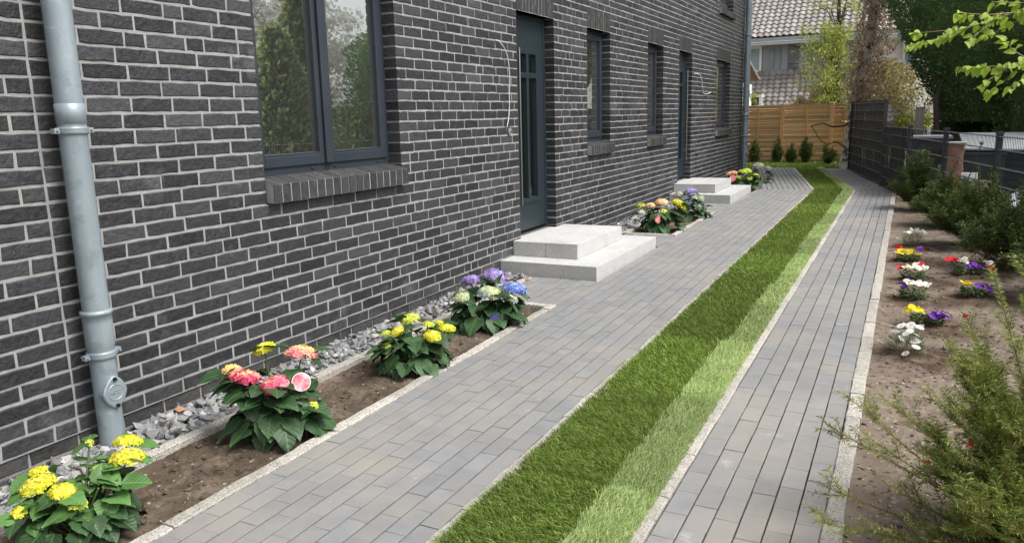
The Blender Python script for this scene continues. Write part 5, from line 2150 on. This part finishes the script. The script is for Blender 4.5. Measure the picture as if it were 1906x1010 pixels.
def thuja(name, label, base, rad, z0, h, n, mat, seed, size=.09, flare=None, columns=9, group=None, cat='conifer', core=THUJA):
    """dense conifer: shell of upright sprays over bulging columns, dark inside"""
    rng = np.random.default_rng(seed)
    t = thing(name, label, cat, (base[0], base[1], gz(base[1]) - .05), 0, group)
    cols = [(rng.uniform(0, 6.283), rng.uniform(.1, .3), rng.uniform(1.5, 3.5)) for _ in range(columns)]

    def radius(th, z):
        u = (z - z0) / (h - z0)
        prof = (flare(u) if flare else math.sqrt(max(0, 1 - u)) ** .7)
        b_ = 0
        for (a0, am, sh) in cols:
            d = math.cos(th - a0 - .15 * math.sin(z * 1.3 + a0))
            b_ = max(b_, am * max(0, d) ** sh)
        nz_ = mnoise.noise(Vector((math.cos(th) * 2.2, math.sin(th) * 2.2, z * 1.1 + seed))) * .14 + mnoise.noise(Vector((math.cos(th) * 6, math.sin(th) * 6, z * 3 + seed))) * .07
        return rad * prof * (.78 + b_ + nz_)
    th = rng.uniform(0, 6.283, n)
    z = rng.uniform(z0, h, n)
    P, N = np.zeros((n, 3)), np.zeros((n, 3))
    for i in range(n):
        r = radius(th[i], z[i]) * (1 - .22 * rng.random() ** 2)
        P[i] = (r * math.cos(th[i]), r * math.sin(th[i]), z[i])
        N[i] = (math.cos(th[i]), math.sin(th[i]), 0)
    gg = Geo()
    V, L, C = sprays(P, N * .9, size, rng, 4, .5, .7, .45)
    # colour varies spray by spray
    tone = np.repeat(np.clip(np.repeat(rng.uniform(0, 1, n), 4) * .7 + rng.random(n * 4) * .3, .01, .99), 4)
    gg.addarr(V, L, C, tone)
    part('crown', gg, mat, t)
    gg = Geo()
    nth, nzz = 28, 18
    V, F = [], []
    for j in range(nzz + 1):
        zz = z0 + (h - z0) * j / nzz
        for k in range(nth):
            a_ = 2 * math.pi * k / nth
            r = radius(a_, min(zz, h - .02)) * .84
            V.append((r * math.cos(a_), r * math.sin(a_), zz))
    for j in range(nzz):
        for k in range(nth):
            k2 = (k + 1) % nth
            F.append((j * nth + k, j * nth + k2, (j + 1) * nth + k2, (j + 1) * nth + k))
    F.append(tuple(range(nth - 1, -1, -1)))
    gg.add(V, F)
    part('inner_foliage', gg, core, t)
    gg = Geo()
    gg.tube([(0, 0, 0), (.05, .03, z0 + .8)], [.14, .10], 10)
    part('trunk', gg, BARK, t, True)
    return t


def egg(u):
    return max(.02, math.sin(math.pi * min(1, (u * .9 + .1)) ** .75)) ** .6


random.seed(3)
thuja('thuja_tree', 'huge dark green conifer bulging over the metal fence', (5.05, 18.6), 2.05, 1.15, 9.0, 33000, THUJA, 4, .058, lambda u: (.42 + 1.9 * u if u < .3 else 1.0) if u < .8 else max(.05, 1 - (u - .8) * 4.2), 12)
thuja('thuja_tree', 'second dark conifer at the right picture edge behind the shed', (7.3, 17.2), 1.9, .3, 4.3, 9000, THUJA, 5, .07, lambda u: (.85 + .15 * u) if u < .7 else max(.05, 1 - (u - .7) * 3), 12)
thuja('thuja_tree', 'dark low conifer filling the gap under the big one', (4.75, 19.9), .85, .2, 2.6, 4000, THUJA, 6, .07, None, 7)
cone = lambda u: max(.03, 1 - u) ** .85
thuja('conifer_tree', 'light green young conifer mirrored in the wide window', (8.0, 12.75), 1.05, .1, 3.3, 2600, THUJA_L, 8, .16, cone, 9, core=THUJA_L)
thuja('conifer_tree', 'slender tall conifer mirrored in the wide window', (9.9, 15.6), .9, .1, 4.6, 2200, THUJA_L, 9, .17, cone, 9, core=THUJA_L)
thuja('garden_bush', 'rounded light bush mirrored low in the wide window', (8.6, 15.9), .9, .05, 1.7, 1200, THUJA_L, 10, .16, lambda u: max(.05, 1 - u * u) ** .5, 7, cat='bush', core=THUJA_L)

thuja('thuja_tree', 'dark conifer closing the gap beneath the big one behind the shed roof', (6.15, 18.3), 1.35, .2, 3.4, 5000, THUJA, 7, .06, lambda u: (.9 + .1 * u) if u < .6 else max(.05, 1 - (u - .6) * 2.4), 8)

# stems and ivy stubs under the big conifer
for i, (x, y, r, h, lab) in enumerate([(3.98, 17.9, .06, 2.0, 'bare brown conifer stem beside the grey post behind the fence')]):
    t = thing('tree_trunk', lab, 'trunk', (x, y, gz(y) - .05))
    gg = Geo()
    gg.tube([(0, 0, 0), (.03, 0, .8), (-.04, .02, 1.6), (.05, .05, h)], [r * 1.3, r, r * .9, r * .7], 9)
    part('trunk', gg, BARK, t, True)
    gg = Geo()
    for k in range(16):
        a_, z = random.random() * 6.28, random.uniform(.6, 2.2)
        d = Vector((math.cos(a_), math.sin(a_), random.uniform(-.3, .5))) * random.uniform(.15, .5)
        gg.tube([(0, 0, z), (d.x * .6, d.y * .6, z + d.z * .4), (d.x, d.y, z + d.z)], [.012, .008, .004], 5)
    part('branch', gg, BARK, t)

# ------------------------------------------------------------------ birch overgrown with dry ivy
random.seed(21)
rng = np.random.default_rng(21)
bt = thing('birch_tree', 'leaning pale birch trunk smothered in dry brown ivy', 'tree', (2.19, 20.33, gz(20.3) - .05))
gg = Geo()
axis = [(0, 0, 0), (.02, 0, .3), (.09, 0, .85), (.14, 0, 1.4), (.22, 0, 2.1), (.36, .05, 2.9), (.44, .05, 3.8), (.50, .1, 5.2), (.55, .1, 7.0)]
gg.tube(axis, [.15, .125, .115, .118, .125, .12, .11, .09, .06], 14)
part('trunk', gg, BIRCH, bt, True)


def axis_at(z):
    for a_, b_ in zip(axis[:-1], axis[1:]):
        if a_[2] <= z <= b_[2]:
            f = (z - a_[2]) / (b_[2] - a_[2])
            return np.array([a_[i] + (b_[i] - a_[i]) * f for i in range(3)])
    return np.array(axis[-1])


# vines
gg = Geo()
for k in range(130):
    z = random.uniform(1.3, 4.6)
    pts = []
    a_ = random.random() * 6.28
    rr_ = random.uniform(.12, .42)
    for q in range(6):
        c = axis_at(z)
        a_ += random.uniform(-.7, .7)
        rr_ = max(.11, rr_ + random.uniform(-.1, .12))
        pts.append((c[0] + rr_ * math.cos(a_), c[1] + rr_ * math.sin(a_) * .8, z))
        z += random.uniform(-.05, .30)
    gg.tube(pts, random.uniform(.005, .013), 4, False)
part('ivy_stem', gg, IVYSTEM, bt)
gg = Geo()
pts = [(.1, -.1, 1.15), (-.05, -.3, 1.05), (-.3, -.35, 1.03), (-.52, -.3, 1.12), (-.78, -.32, 1.05)]
gg.tube(pts, [.025, .022, .02, .018, .012], 6)
gg.tube([(-.76, -.3, 1.05), (-.55, -.28, .72), (-.4, -.28, .62), (-.2, -.25, .68), (-.02, -.15, .56)], [.01, .012, .014, .016, .02], 6)
part('dead_branch', gg, YEW_TWIG, bt, True)
n = 3300
Z = rng.uniform(1.55, 6.2, n)
P = np.zeros((n, 3))
N = np.zeros((n, 3))
for i in range(n):
    c = axis_at(Z[i])
    a_ = rng.uniform(0, 6.283)
    bulge = .36 + .30 * mnoise.noise(Vector((math.cos(a_) * 1.5, math.sin(a_) * 1.5, Z[i] * 1.3)))
    if Z[i] < 2.4:
        bulge *= .45 + .55 * max(0, (Z[i] - 1.5) / .9)
    r = bulge * math.sqrt(rng.random()) * 1.25
    P[i] = (c[0] + .06 + r * math.cos(a_), c[1] + r * math.sin(a_), Z[i])
    N[i] = (math.cos(a_), math.sin(a_), -.5)
gg = Geo()
V, L, C = sprays(P, N, .062, rng, 2, .8, -.4, .8)
gg.addarr(V, L, C, np.repeat(rng.random(n * 2), 4))
o = part('dry_leaves', gg, DRYLEAF, bt)
n = 1700
# drooping brown mass right of the trunk
P = np.stack([rng.normal(.85, .38, n), rng.normal(.5, .4, n), rng.uniform(1.5, 2.55, n)], 1)
P[:, 2] -= np.abs(P[:, 0] - .8) * .4
N = rng.normal(0, 1, (n, 3))
gg = Geo()
V, L, C = sprays(P, N, .07, rng, 2, .7, -.3, .8)
gg.addarr(V, L, C, np.repeat(rng.random(n * 2), 4))
part('dry_leaves', gg, DRYMIX, bt)


def leaf_cloud_tree(name, label, base, blobs, n, size, mat, seed, asp=.3, up=-.6, trunk=None, cat='tree', per=2, branches=True):
    rng = np.random.default_rng(seed)
    t = thing(name, label, cat, (base[0], base[1], gz(base[1]) - .05))
    tot = sum(b_[3] * b_[4] for b_ in blobs)
    gg, gt = Geo(), Geo()
    for (cx, cy, cz, rx, rz_) in blobs:
        m_ = int(n * rx * rz_ / tot)
        U = rng.normal(0, .5, (m_, 3))
        # clumps
        k = max(4, m_ // 40)
        cl = rng.normal(0, .55, (k, 3))
        idx = rng.integers(0, k, m_)
        U = cl[idx] + rng.normal(0, .16, (m_, 3))
        P = np.array([cx, cy, cz]) + U * np.array([rx, rx, rz_])
        V, L, C = sprays(P, rng.normal(0, 1, (m_, 3)), size, rng, per, asp, up, .6)
        gg.addarr(V, L, C, np.repeat(rng.random(m_ * per), 4))
        if branches:
            for q in cl[:min(k, 14)]:
                e_ = np.array([cx, cy, cz]) + q * np.array([rx, rx, rz_])
                gt.tube([(cx * .4, cy * .4, max(.3, cz - rz_)), (cx + (e_[0] - cx) * .4, cy + (e_[1] - cy) * .4, cz - rz_ * .2), tuple(e_)], [.018, .012, .004], 5, False)
    part('crown', gg, mat, t)
    if trunk:
        gt.tube(trunk, [.09, .07, .04][:len(trunk)], 8)
    if gt.n:
        part('trunk', gt, BARK, t)
    return t


leaf_cloud_tree('willow_bush', 'yellow green drooping bush left of the ivy covered trunk', (1.62, 23.6), [(-.1, 0, 2.35, .72, .85), (-.3, 0, 3.2, .55, .65), (0, 0, 1.85, .62, .6)], 3600, .11, YGLEAF, 31, .22, -.9,
                [(0, 0, 0), (.05, 0, 1.5), (0, 0, 2.6)], 'bush')
leaf_cloud_tree('willow_twigs', 'thin yellow green twigs high before the tiled roof', (1.55, 24.2), [(0, 0, 4.2, .75, .7), (-.2, 0, 5.0, .7, .6)], 650, .09, YGLEAF, 32, .3, -.4, [(0, 0, 0), (.1, 0, 2), (0, 0, 4.5)], 'tree')
leaf_cloud_tree('dry_bush', 'beige dry bush behind the wooden fence', (1.15, 23.9), [(0, 0, 1.6, .55, .35), (-.35, 0, 1.55, .35, .25)], 1500, .07, BEIGELEAF, 33, .5, .3, None, 'bush')
leaf_cloud_tree('garden_sapling', 'little green sapling before the low window of the tiled house', (-.95, 26.0), [(0, 0, 1.75, .16, .25)], 130, .07, YGLEAF, 34, .4, .3, None, 'bush')
leaf_cloud_tree('blossom_shrub', 'white blossoming shrub between ivy trunk and dark conifer', (3.75, 21.8), [(0, 0, 1.6, .5, .45), (.2, 0, 1.2, .45, .5)], 1100, .07, BLOSSOM, 35, .8, .1, [(0, 0, 0), (0, 0, 1.2)], 'shrub')
leaf_cloud_tree('spring_shrub', 'yellow green shrub showing above the low fence strips', (3.6, 20.9), [(0, 0, 1.05, .4, .45), (-.2, 0, .8, .4, .4)], 1100, .07, YGLEAF, 36, .6, .2, [(0, 0, 0), (0, 0, .9)], 'shrub')
leaf_cloud_tree('blossom_tree', 'white blossoming tree mirrored in the wide window', (12.3, 18.6), [(0, 0, 3.2, 1.5, 1.3), (-.8, -.5, 4.3, 1.3, 1.0), (.9, .6, 4.6, 1.3, 1.2), (.2, -.6, 2.2, 1.2, .9)], 4200, .13, BLOSSOM, 37, .8, .1, [(0, 0, 0), (.1, 0, 1.5), (0, 0, 3.2)], 'tree')
leaf_cloud_tree('blossom_tree', 'white blossoming tree mirrored between the conifers', (11.6, 15.4), [(0, 0, 4.6, 1.2, 1.1), (.5, .6, 3.4, 1.1, .9)], 2400, .13, BLOSSOM, 38, .8, .1, [(0, 0, 0), (.1, 0, 1.5), (0, 0, 3.2)], 'tree')

# ------------------------------------------------------------------ branch with young leaves reaching in from the right
random.seed(44)
lt = thing('lime_tree', 'young tree whose thin twigs with fresh lime green leaves reach in at the upper right', 'tree', (5.35, 5.6, gz(5.6) - .05))
gg = Geo()
gg.tube([(0, 0, 0), (.02, 0, 1.0), (-.05, 0, 2.0), (-.02, .05, 3.4)], [.07, .06, .05, .03], 10)
part('trunk', gg, BARK, lt, True)
LIMG = [leaf_geo(70 + i, wd=.78, serr=True, fold=.2, droop=d, base_pow=.7) for i, d in enumerate((.15, .35, .5))]
LIMM = [q.mesh('leaf', LIMELEAF, True) for q in LIMG]


def lime_branch(pts, sub, nleaf):
    """pts in world coordinates"""
    o0 = Vector((5.35, 5.6, gz(5.6) - .05))
    P = [Vector(p) - o0 for p in pts]
    g_ = Geo()
    g_.tube([tuple(p) for p in P], list(np.linspace(.008, .0018, len(P))), 5)
    for sp_ in sub:
        g_.tube([tuple(Vector(p) - o0) for p in sp_], list(np.linspace(.004, .0015, len(sp_))), 5)
    part('branch', g_, M_TWIG, lt, True)
    lines = [P] + [[Vector(p) - o0 for p in s_] for s_ in sub]
    for line in lines:
        m_ = len(line) - 1
        L_tot = sum((line[i + 1] - line[i]).length for i in range(m_))
        k = max(3, int(L_tot * nleaf))
        for i in range(k):
            f = min(.995, (i + .6 + random.uniform(-.5, .5)) / k)
            if line is P and f < .12:
                continue
            s_ = f * m_
            i0 = min(int(s_), m_ - 1)
            p = line[i0].lerp(line[i0 + 1], s_ - i0)
            tn = (line[i0 + 1] - line[i0]).normalized()
            sd_ = tn.cross(Vector((0, 0, 1))).normalized() * (1 if i % 2 else -1)
            for _ in range(random.choice((0, 1, 1, 2, 3))):
                d = (tn * random.uniform(.2, .7) + sd_ * random.uniform(.3, .9) + Vector((random.uniform(-.2, .2), random.uniform(-.2, .2), random.uniform(-.9, .25)))).normalized()
                leaf_obj(lt, LIMM, p + d * .012, d, (random.uniform(-.5, .5), -.7 + random.uniform(-.4, .4), .7), random.uniform(.022, .066), random.uniform(.8, 1.1))


M_TWIG = M('young_twig', (0.30, 0.25, 0.14), (0.22, 0.17, 0.10), nscale=30, rough=.7)
lime_branch([(5.33, 5.62, 2.55), (4.6, 5.55, 2.3), (4.15, 5.5, 2.09), (3.95, 5.5, 2.02), (3.713, 5.5, 1.953), (3.62, 5.48, 1.915), (3.447, 5.45, 1.877)],
            [[(3.80, 5.5, 1.975), (3.66, 5.55, 1.965), (3.50, 5.6, 1.963)], [(4.0, 5.5, 2.035), (3.85, 5.45, 2.03), (3.70, 5.4, 2.05)], [(3.92, 5.5, 2.01), (3.82, 5.42, 1.93), (3.76, 5.38, 1.88)], [(4.1, 5.5, 2.07), (4.0, 5.55, 1.98), (3.88, 5.6, 1.92)],
             [(4.12, 5.5, 2.08), (3.99, 5.4, 2.08), (3.87, 5.36, 2.09)]], 40)
lime_branch([(5.32, 5.6, 2.1), (4.6, 5.52, 1.92), (4.2, 5.5, 1.80), (4.069, 5.5, 1.757), (3.95, 5.48, 1.74), (3.83, 5.46, 1.738), (3.723, 5.45, 1.742)],
            [[(4.02, 5.5, 1.75), (3.92, 5.42, 1.68), (3.82, 5.38, 1.61)], [(4.08, 5.5, 1.762), (3.98, 5.55, 1.65), (3.88, 5.6, 1.58)], [(4.1, 5.5, 1.765), (4.0, 5.4, 1.82), (3.95, 5.36, 1.88)], [(4.14, 5.48, 1.775), (4.06, 5.4, 1.66), (3.98, 5.35, 1.6)]], 40)

# ================================================================== THINGS BEHIND THE METAL FENCE
t = thing('stone_pillar', 'rough red sandstone gate pillar with pale cap slab behind the fence', 'pillar', (4.165, 14.0, 0))
rng = np.random.default_rng(9)
gg = Geo()
V, F = [], []
nzz, per_ = 10, 16
for j in range(nzz + 1):
    z = gz(14) - .1 + (0.945 - gz(14) + .1) * j / nzz
    for k in range(per_):
        a_ = 2 * math.pi * k / per_
        f = 1 / max(abs(math.cos(a_)), abs(math.sin(a_)))
        r = .112 * min(f, 1.3) * (1 + rng.normal(0, .045))
        V.append((r * math.cos(a_) + .015 * (z - .5), r * math.sin(a_), z))
for j in range(nzz):
    for k in range(per_):
        F.append((j * per_ + k, j * per_ + (k + 1) % per_, (j + 1) * per_ + (k + 1) % per_, (j + 1) * per_ + k))
F.append(tuple(nzz * per_ + k for k in range(per_)))
gg.add(V, F)
part('shaft', gg, SANDSTONE, t)
gg = Geo()
gg.box((-.13, -.14, .948), (.15, .14, .975))
bevel_obj(part('cap', gg, STONECAP, t), .006)

# dark garden shed with pale sheet roof
t = thing('garden_shed', 'low dark boarded shed with pale sheet roof behind the fence', 'shed', (5.3, 14.9, 0))
gg = Geo()
gg.box((-.62, -.55, .05), (1.6, 1.2, .80))
part('core', gg, SHED, t)
for i in range(7):
    gg = Geo()
    gg.box((-.64, -.575, .06 + i * .105), (1.62, -.551, .06 + i * .105 + .098))
    bevel_obj(part('board', gg, SHED, t), .004)
gg = Geo()
gg.add([(-1.0, -.72, .84), (1.8, -.72, .80), (1.8, 1.4, 1.02), (-1.0, 1.4, 1.02), (-1.0, -.72, .865), (1.8, -.72, .825), (1.8, 1.4, 1.045), (-1.0, 1.4, 1.045)],
       [(0, 3, 2, 1), (4, 5, 6, 7), (0, 1, 5, 4), (1, 2, 6, 5), (2, 3, 7, 6), (3, 0, 4, 7)])
part('roof', gg, SHEDROOF, t)
t = thing('storage_box', 'tall dark grey storage box between pillar and shed', 'box', (4.55, 14.35, 0))
gg = Geo()
gg.box((-.24, -.2, .04), (.30, .25, .76))
bevel_obj(part('body', gg, SHED, t), .006)
gg = Geo()
gg.box((-.26, -.22, .762), (.32, .27, .80))
bevel_obj(part('lid', gg, SHED, t), .006)
# grey wooden post and dark bench behind the far end of the open fence
t = thing('wooden_post', 'weathered grey wooden post rising behind the low fence strips', 'post', (3.66, 16.2, 0))
gg = Geo()
gg.box((-.075, -.05, 0), (.075, .05, 1.50))
part('shaft', gg, GREYWOOD, t)
gg = Geo()
gg.box((-.08, -.055, 1.5), (.08, .055, 1.515))
part('top', gg, GREYWOOD, t)
t = thing('garden_table', 'dark grey table or bench top behind the low fence', 'table', (3.85, 15.2, 0))
gg = Geo()
gg.box((-.28, -.4, 1.0), (.30, .4, 1.035))
part('top', gg, SHEDROOF, t)
for sx in (-.22, .24):
    for sy in (-.33, .33):
        gg = Geo()
        gg.box((sx - .03, sy - .03, 0), (sx + .03, sy + .03, .999))
        part('leg', gg, GREYWOOD, t)
gg = Geo()
gg.box((-.26, -.38, .82), (.28, .38, .985))
part('apron', gg, SHED, t)
# beige board and colourful cover leaning behind the hedge
t = thing('wooden_board', 'beige board leaning behind the yew hedge', 'board', (4.5, 13.2, 0))
gg = Geo()
gg.box((-.17, -.012, .05), (.17, .012, .45))
bevel_obj(part('panel', gg, BEIGEP, t, rot=(-.12, .10, 0)), .004)
gg = Geo()
gg.box((-.17, .0125, .22), (.17, .03, .26))
part('cross_bar', gg, BEIGEP, t, rot=(-.12, .10, 0))
t = thing('tarpaulin', 'blue and white cover heaped behind the fence at the right edge', 'cover', (5.0, 12.6, 0))
gg = Geo()
V, F = [], []
for j in range(13):
    for k in range(17):
        u, v = k / 16, j / 12
        x, y = -.35 + 1.3 * u, -.3 + .7 * v
        h_ = .42 * math.sin(math.pi * min(1, u * 1.15)) ** .4 * math.sin(math.pi * (v * .8 + .1)) ** .5 + .04 * mnoise.noise(Vector((x * 6, y * 6, 0)))
        V.append((x, y, max(0, h_)))
for j in range(12):
    for k in range(16):
        F.append((j * 17 + k, j * 17 + k + 1, (j + 1) * 17 + k + 1, (j + 1) * 17 + k))
gg.add(V, F)
part('sheet', gg, BLUEFAB, t, True)
# little window frame leaning by the pillar
t = thing('window_sash', 'small white framed sash leaning behind the hedge by the pillar', 'sash', (4.33, 13.4, 0))
gg = Geo()
for (a_, b_, c_, d_) in ((-.11, -.085, .1, .55), (.085, .11, .1, .55), (-.085, .085, .1, .13), (-.085, .085, .52, .55)):
    gg.box((a_, -.015, c_), (b_, .015, d_))
part('frame', gg, WHITEP, t, rot=(-.1, .05, .2))
gg = Geo()
gg.box((-.085, -.003, .13), (.085, .003, .52))
part('pane', gg, GLASS, t, rot=(-.1, .05, .2))
# stick with red knob
t = thing('garden_stake', 'thin dark stake with reddish knob leaning behind the fence', 'stake', (4.28, 12.6, 0))
gg = Geo()
gg.tube([(-.05, 0, .3), (.14, .25, .98)], .008, 6)
part('stick', gg, BLACKP, t)
gg = Geo()
gg.lathe([(.004, -.03), (.022, -.018), (.028, 0), (.02, .02), (.005, .028)], (.145, .255, 1.0), 10)
part('knob', gg, SANDSTONE, t, True)

# ================================================================== NEIGHBOUR'S HOUSE
YH = 33.0
nh = thing('tiled_house', 'neighbour house with two brown pantile roofs behind the wooden fence', 'house', (0, YH, 0))
XL, XR = -9.0, 7.5
gg = Geo()
gg.box((XL, 0.35, 0), (XR, 8, 2.95))
part('wall', gg, WHITEP, nh)
gg = Geo()
gg.box((XL + .02, .45, 2.95), (XR - .02, 7.9, 4.15))
up = part('upper_wall', gg, WHITEP, nh)


# pantile: S-profile strip
def pantile(seed):
    rs = random.Random(seed)
    n = 8
    W_, L_t = .235, .30
    V, F = [], []
    for j, (yy, zz) in enumerate(((-.02, .040), (L_t, 0))):
        for i in range(n + 1):
            u = i / n
            z = .030 * math.sin(2 * math.pi * u - .6) + .004 * rs.uniform(-1, 1)
            V.append(((u - .5) * W_ * 1.04, yy, z + zz))
    m_ = n + 1
    for i in range(n):
        F.append((i, i + 1, m_ + i + 1, m_ + i))
    # thick lower edge
    for i in range(n + 1):
        x, y, z = V[i]
        V.append((x, y + .035, z - .045))
    for i in range(n):
        F.append((2 * m_ + i, 2 * m_ + i + 1, i + 1, i))
    gg_ = Geo()
    gg_.add(V, F)
    return gg_


TV = [pantile(i) for i in range(4)]


def roof(parent, name, x0, x1, y0, z0, pitch, rows, limit, skip=None, run=.27):
    items_ = []
    sl, cl_ = math.sin(pitch), math.cos(pitch)
    for r in range(rows):
        k = 0
        x = x0
        while x < x1:
            yy, zz = y0 + r * run * cl_, z0 + r * run * sl
            if not (skip and skip(x, zz)):
                items_.append((random.randrange(4), (x, YH + yy, zz + .03 + random.uniform(-.004, .004)), (pitch, 0, random.uniform(-.012, .012)), (1, run / .27, 1), .26))
            x += .235
    g_ = Geo()
    L = rows * run
    g_.add([(x0 - .2, YH + y0, z0 - .04), (x1, YH + y0, z0 - .04), (x1, YH + y0 + L * cl_, z0 + L * sl - .04), (x0 - .2, YH + y0 + L * cl_, z0 + L * sl - .04)], [(0, 1, 2, 3)])
    rf = part(name, g_, TILE, nh, loc=(0, -YH, 0))
    pieces('tile', TV, items_, TILE, rf, limit, 'tile_field')
    return rf


# lower steep skirt of tiles, upper roof (kept a little slanting in plan by the view)
lowwin = lambda x, z: (-2.75 < x < -1.72 and 1.2 < z < 2.12)
roof(nh, 'lower_roof', XL, 6.0, -1.15, 1.0, math.radians(55), 12, 300, lowwin, .205)
roof(nh, 'upper_roof', XL, 7.0, -.25, 4.30, math.radians(38), 16, 300)
gg = Geo()
gg.box((XL, -.42, 4.14), (7.0, -.28, 4.24))
part('gutter', gg, ZINC, nh)
gg = Geo()
gg.box((XL, -.30, 4.02), (7.0, .02, 4.12))
part('fascia', gg, WHITEP, nh)


def pframe(x0, x1, z0, z1, y, fw=.09):
    g_ = Geo()
    g_.box((x0, y - .05, z0), (x0 + fw, y + .03, z1))
    g_.box((x1 - fw, y - .05, z0), (x1, y + .03, z1))
    g_.box((x0 + fw, y - .05, z0), (x1 - fw, y + .03, z0 + fw))
    g_.box((x0 + fw, y - .05, z1 - fw), (x1 - fw, y + .03, z1))
    wv = part('window', g_, WHITEP, nh)
    g_ = Geo()
    g_.box((x0 + fw, y - .01, z0 + fw), (x1 - fw, y, z1 - fw))
    part('pane', g_, PANEFAR, wv)
    return wv


PANEFAR = M('far_pane', (0.34, 0.42, 0.42), (0.26, 0.33, 0.34), nscale=1.5, rough=0.15, spec=0.6)
DARKPANE = M('dark_pane', (0.02, 0.022, 0.025), rough=0.1, spec=0.6)
pframe(-2.95, -1.93, 3.02, 4.02, .30)
pframe(3.1, 4.2, 3.0, 4.02, .30)
# zinc panels with standing seams
for (x0, x1) in ((-1.90, -1.46), (-1.455, -1.2), (-1.195, -.93), (-.52, -.05), (-.045, .40), (.405, .85), (.86, 1.4)):
    gg = Geo()
    gg.box((x0, .28, 3.0), (x1, .40, 4.05))
    gg.box((x1 - .02, .25, 3.0), (x1, .281, 4.05))
    part('panel', gg, ZINCPANEL, nh)
# brick pier
gg = Geo()
gg.box((-.92, .28, 3.0), (-.53, .42, 4.05))
pier = part('pier', gg, MORTAR, nh)
hb = Geo()
hb.box((-.095, -.02, -.032), (.095, .05, .032))
hbm = hb.mesh('brick', HOUSEBRICK)
for r in range(13):
    for c in range(2):
        obj('brick', hbm, pier, (-.82 + c * .2 + (.0 if r % 2 else -.0) - .005 + (.01 if r % 2 else 0), .28, 3.045 + r * .08))
# low window in the tile skirt
gg = Geo()
gg.box((-2.75, -1.0, 1.2), (-1.72, -.2, 2.02))
part('dormer', gg, DARKPANE, nh)
gg = Geo()
gg.box((-2.80, -1.06, 2.02), (-1.66, -.2, 2.12))
gg.box((-1.76, -1.05, 1.1), (-1.66, -.9, 2.02))
gg.box((-2.75, -1.03, 1.66), (-1.76, -.98, 1.72))
part('window_frame', gg, WHITEP, nh)

# small gabled roof just behind the corner of the brick house
t = thing('garden_house', 'small roof with brown soffit peeping out behind the brick house corner', 'shed', (-2.0, 26.0, 0))
gg = Geo()
gg.box((-1.2, .1, 0), (.55, 2.5, 2.40))
part('wall', gg, WHITEP, t)
gg = Geo()
gg.add([(.28, 0, 4.06), (1.15, 0, 2.45), (1.15, .3, 2.45), (.28, .3, 4.06), (.28, 0, 4.14), (1.20, 0, 2.47), (1.20, .3, 2.47), (.28, .3, 4.14)],
       [(0, 3, 2, 1), (4, 5, 6, 7), (0, 1, 5, 4), (1, 2, 6, 5), (3, 7, 6, 2)])
part('roof', gg, GREYWOOD, t)
gg = Geo()
gg.add([(.28, -.03, 4.02), (1.15, -.03, 2.42), (1.19, -.03, 2.47), (.28, -.03, 4.16), (.28, -.002, 4.02), (1.15, -.002, 2.42), (1.19, -.002, 2.47), (.28, -.002, 4.16)],
       [(0, 1, 2, 3), (7, 6, 5, 4), (0, 4, 5, 1), (3, 2, 6, 7), (1, 5, 6, 2)])
part('verge_board', gg, GREYWOOD, t)
gg = Geo()
gg.add([(-.6, .0, 2.43), (1.13, 0, 2.43), (.25, 0, 4.06), (-.6, 0, 4.06), (-.6, .05, 2.43), (1.13, .05, 2.43), (.25, .05, 4.06), (-.6, .05, 4.06)], [(0, 1, 2, 3), (7, 6, 5, 4), (0, 4, 5, 1)])
part('gable_boarding', gg, BROWNWOOD, t)
# white building beyond, glimpsed between the trees
t = thing('white_building', 'pale building glimpsed between ivy trunk and dark conifer', 'building', (5.2, 31.0, 0))
gg = Geo()
gg.box((-1.6, 0, 0), (6, 5, 3.6))
part('wall', gg, WHITEP, t)
gg = Geo()
gg.box((-1.0, -.02, 2.2), (-.1, 0.0, 3.2))
part('window', gg, PANEFAR, t)

print('objects', len(bpy.data.objects), 'tris', sum(sum(len(p.vertices) - 2 for p in m.polygons) if len(m.polygons) < 4000 else len(m.loops) - 2 * len(m.polygons) for m in bpy.data.meshes))
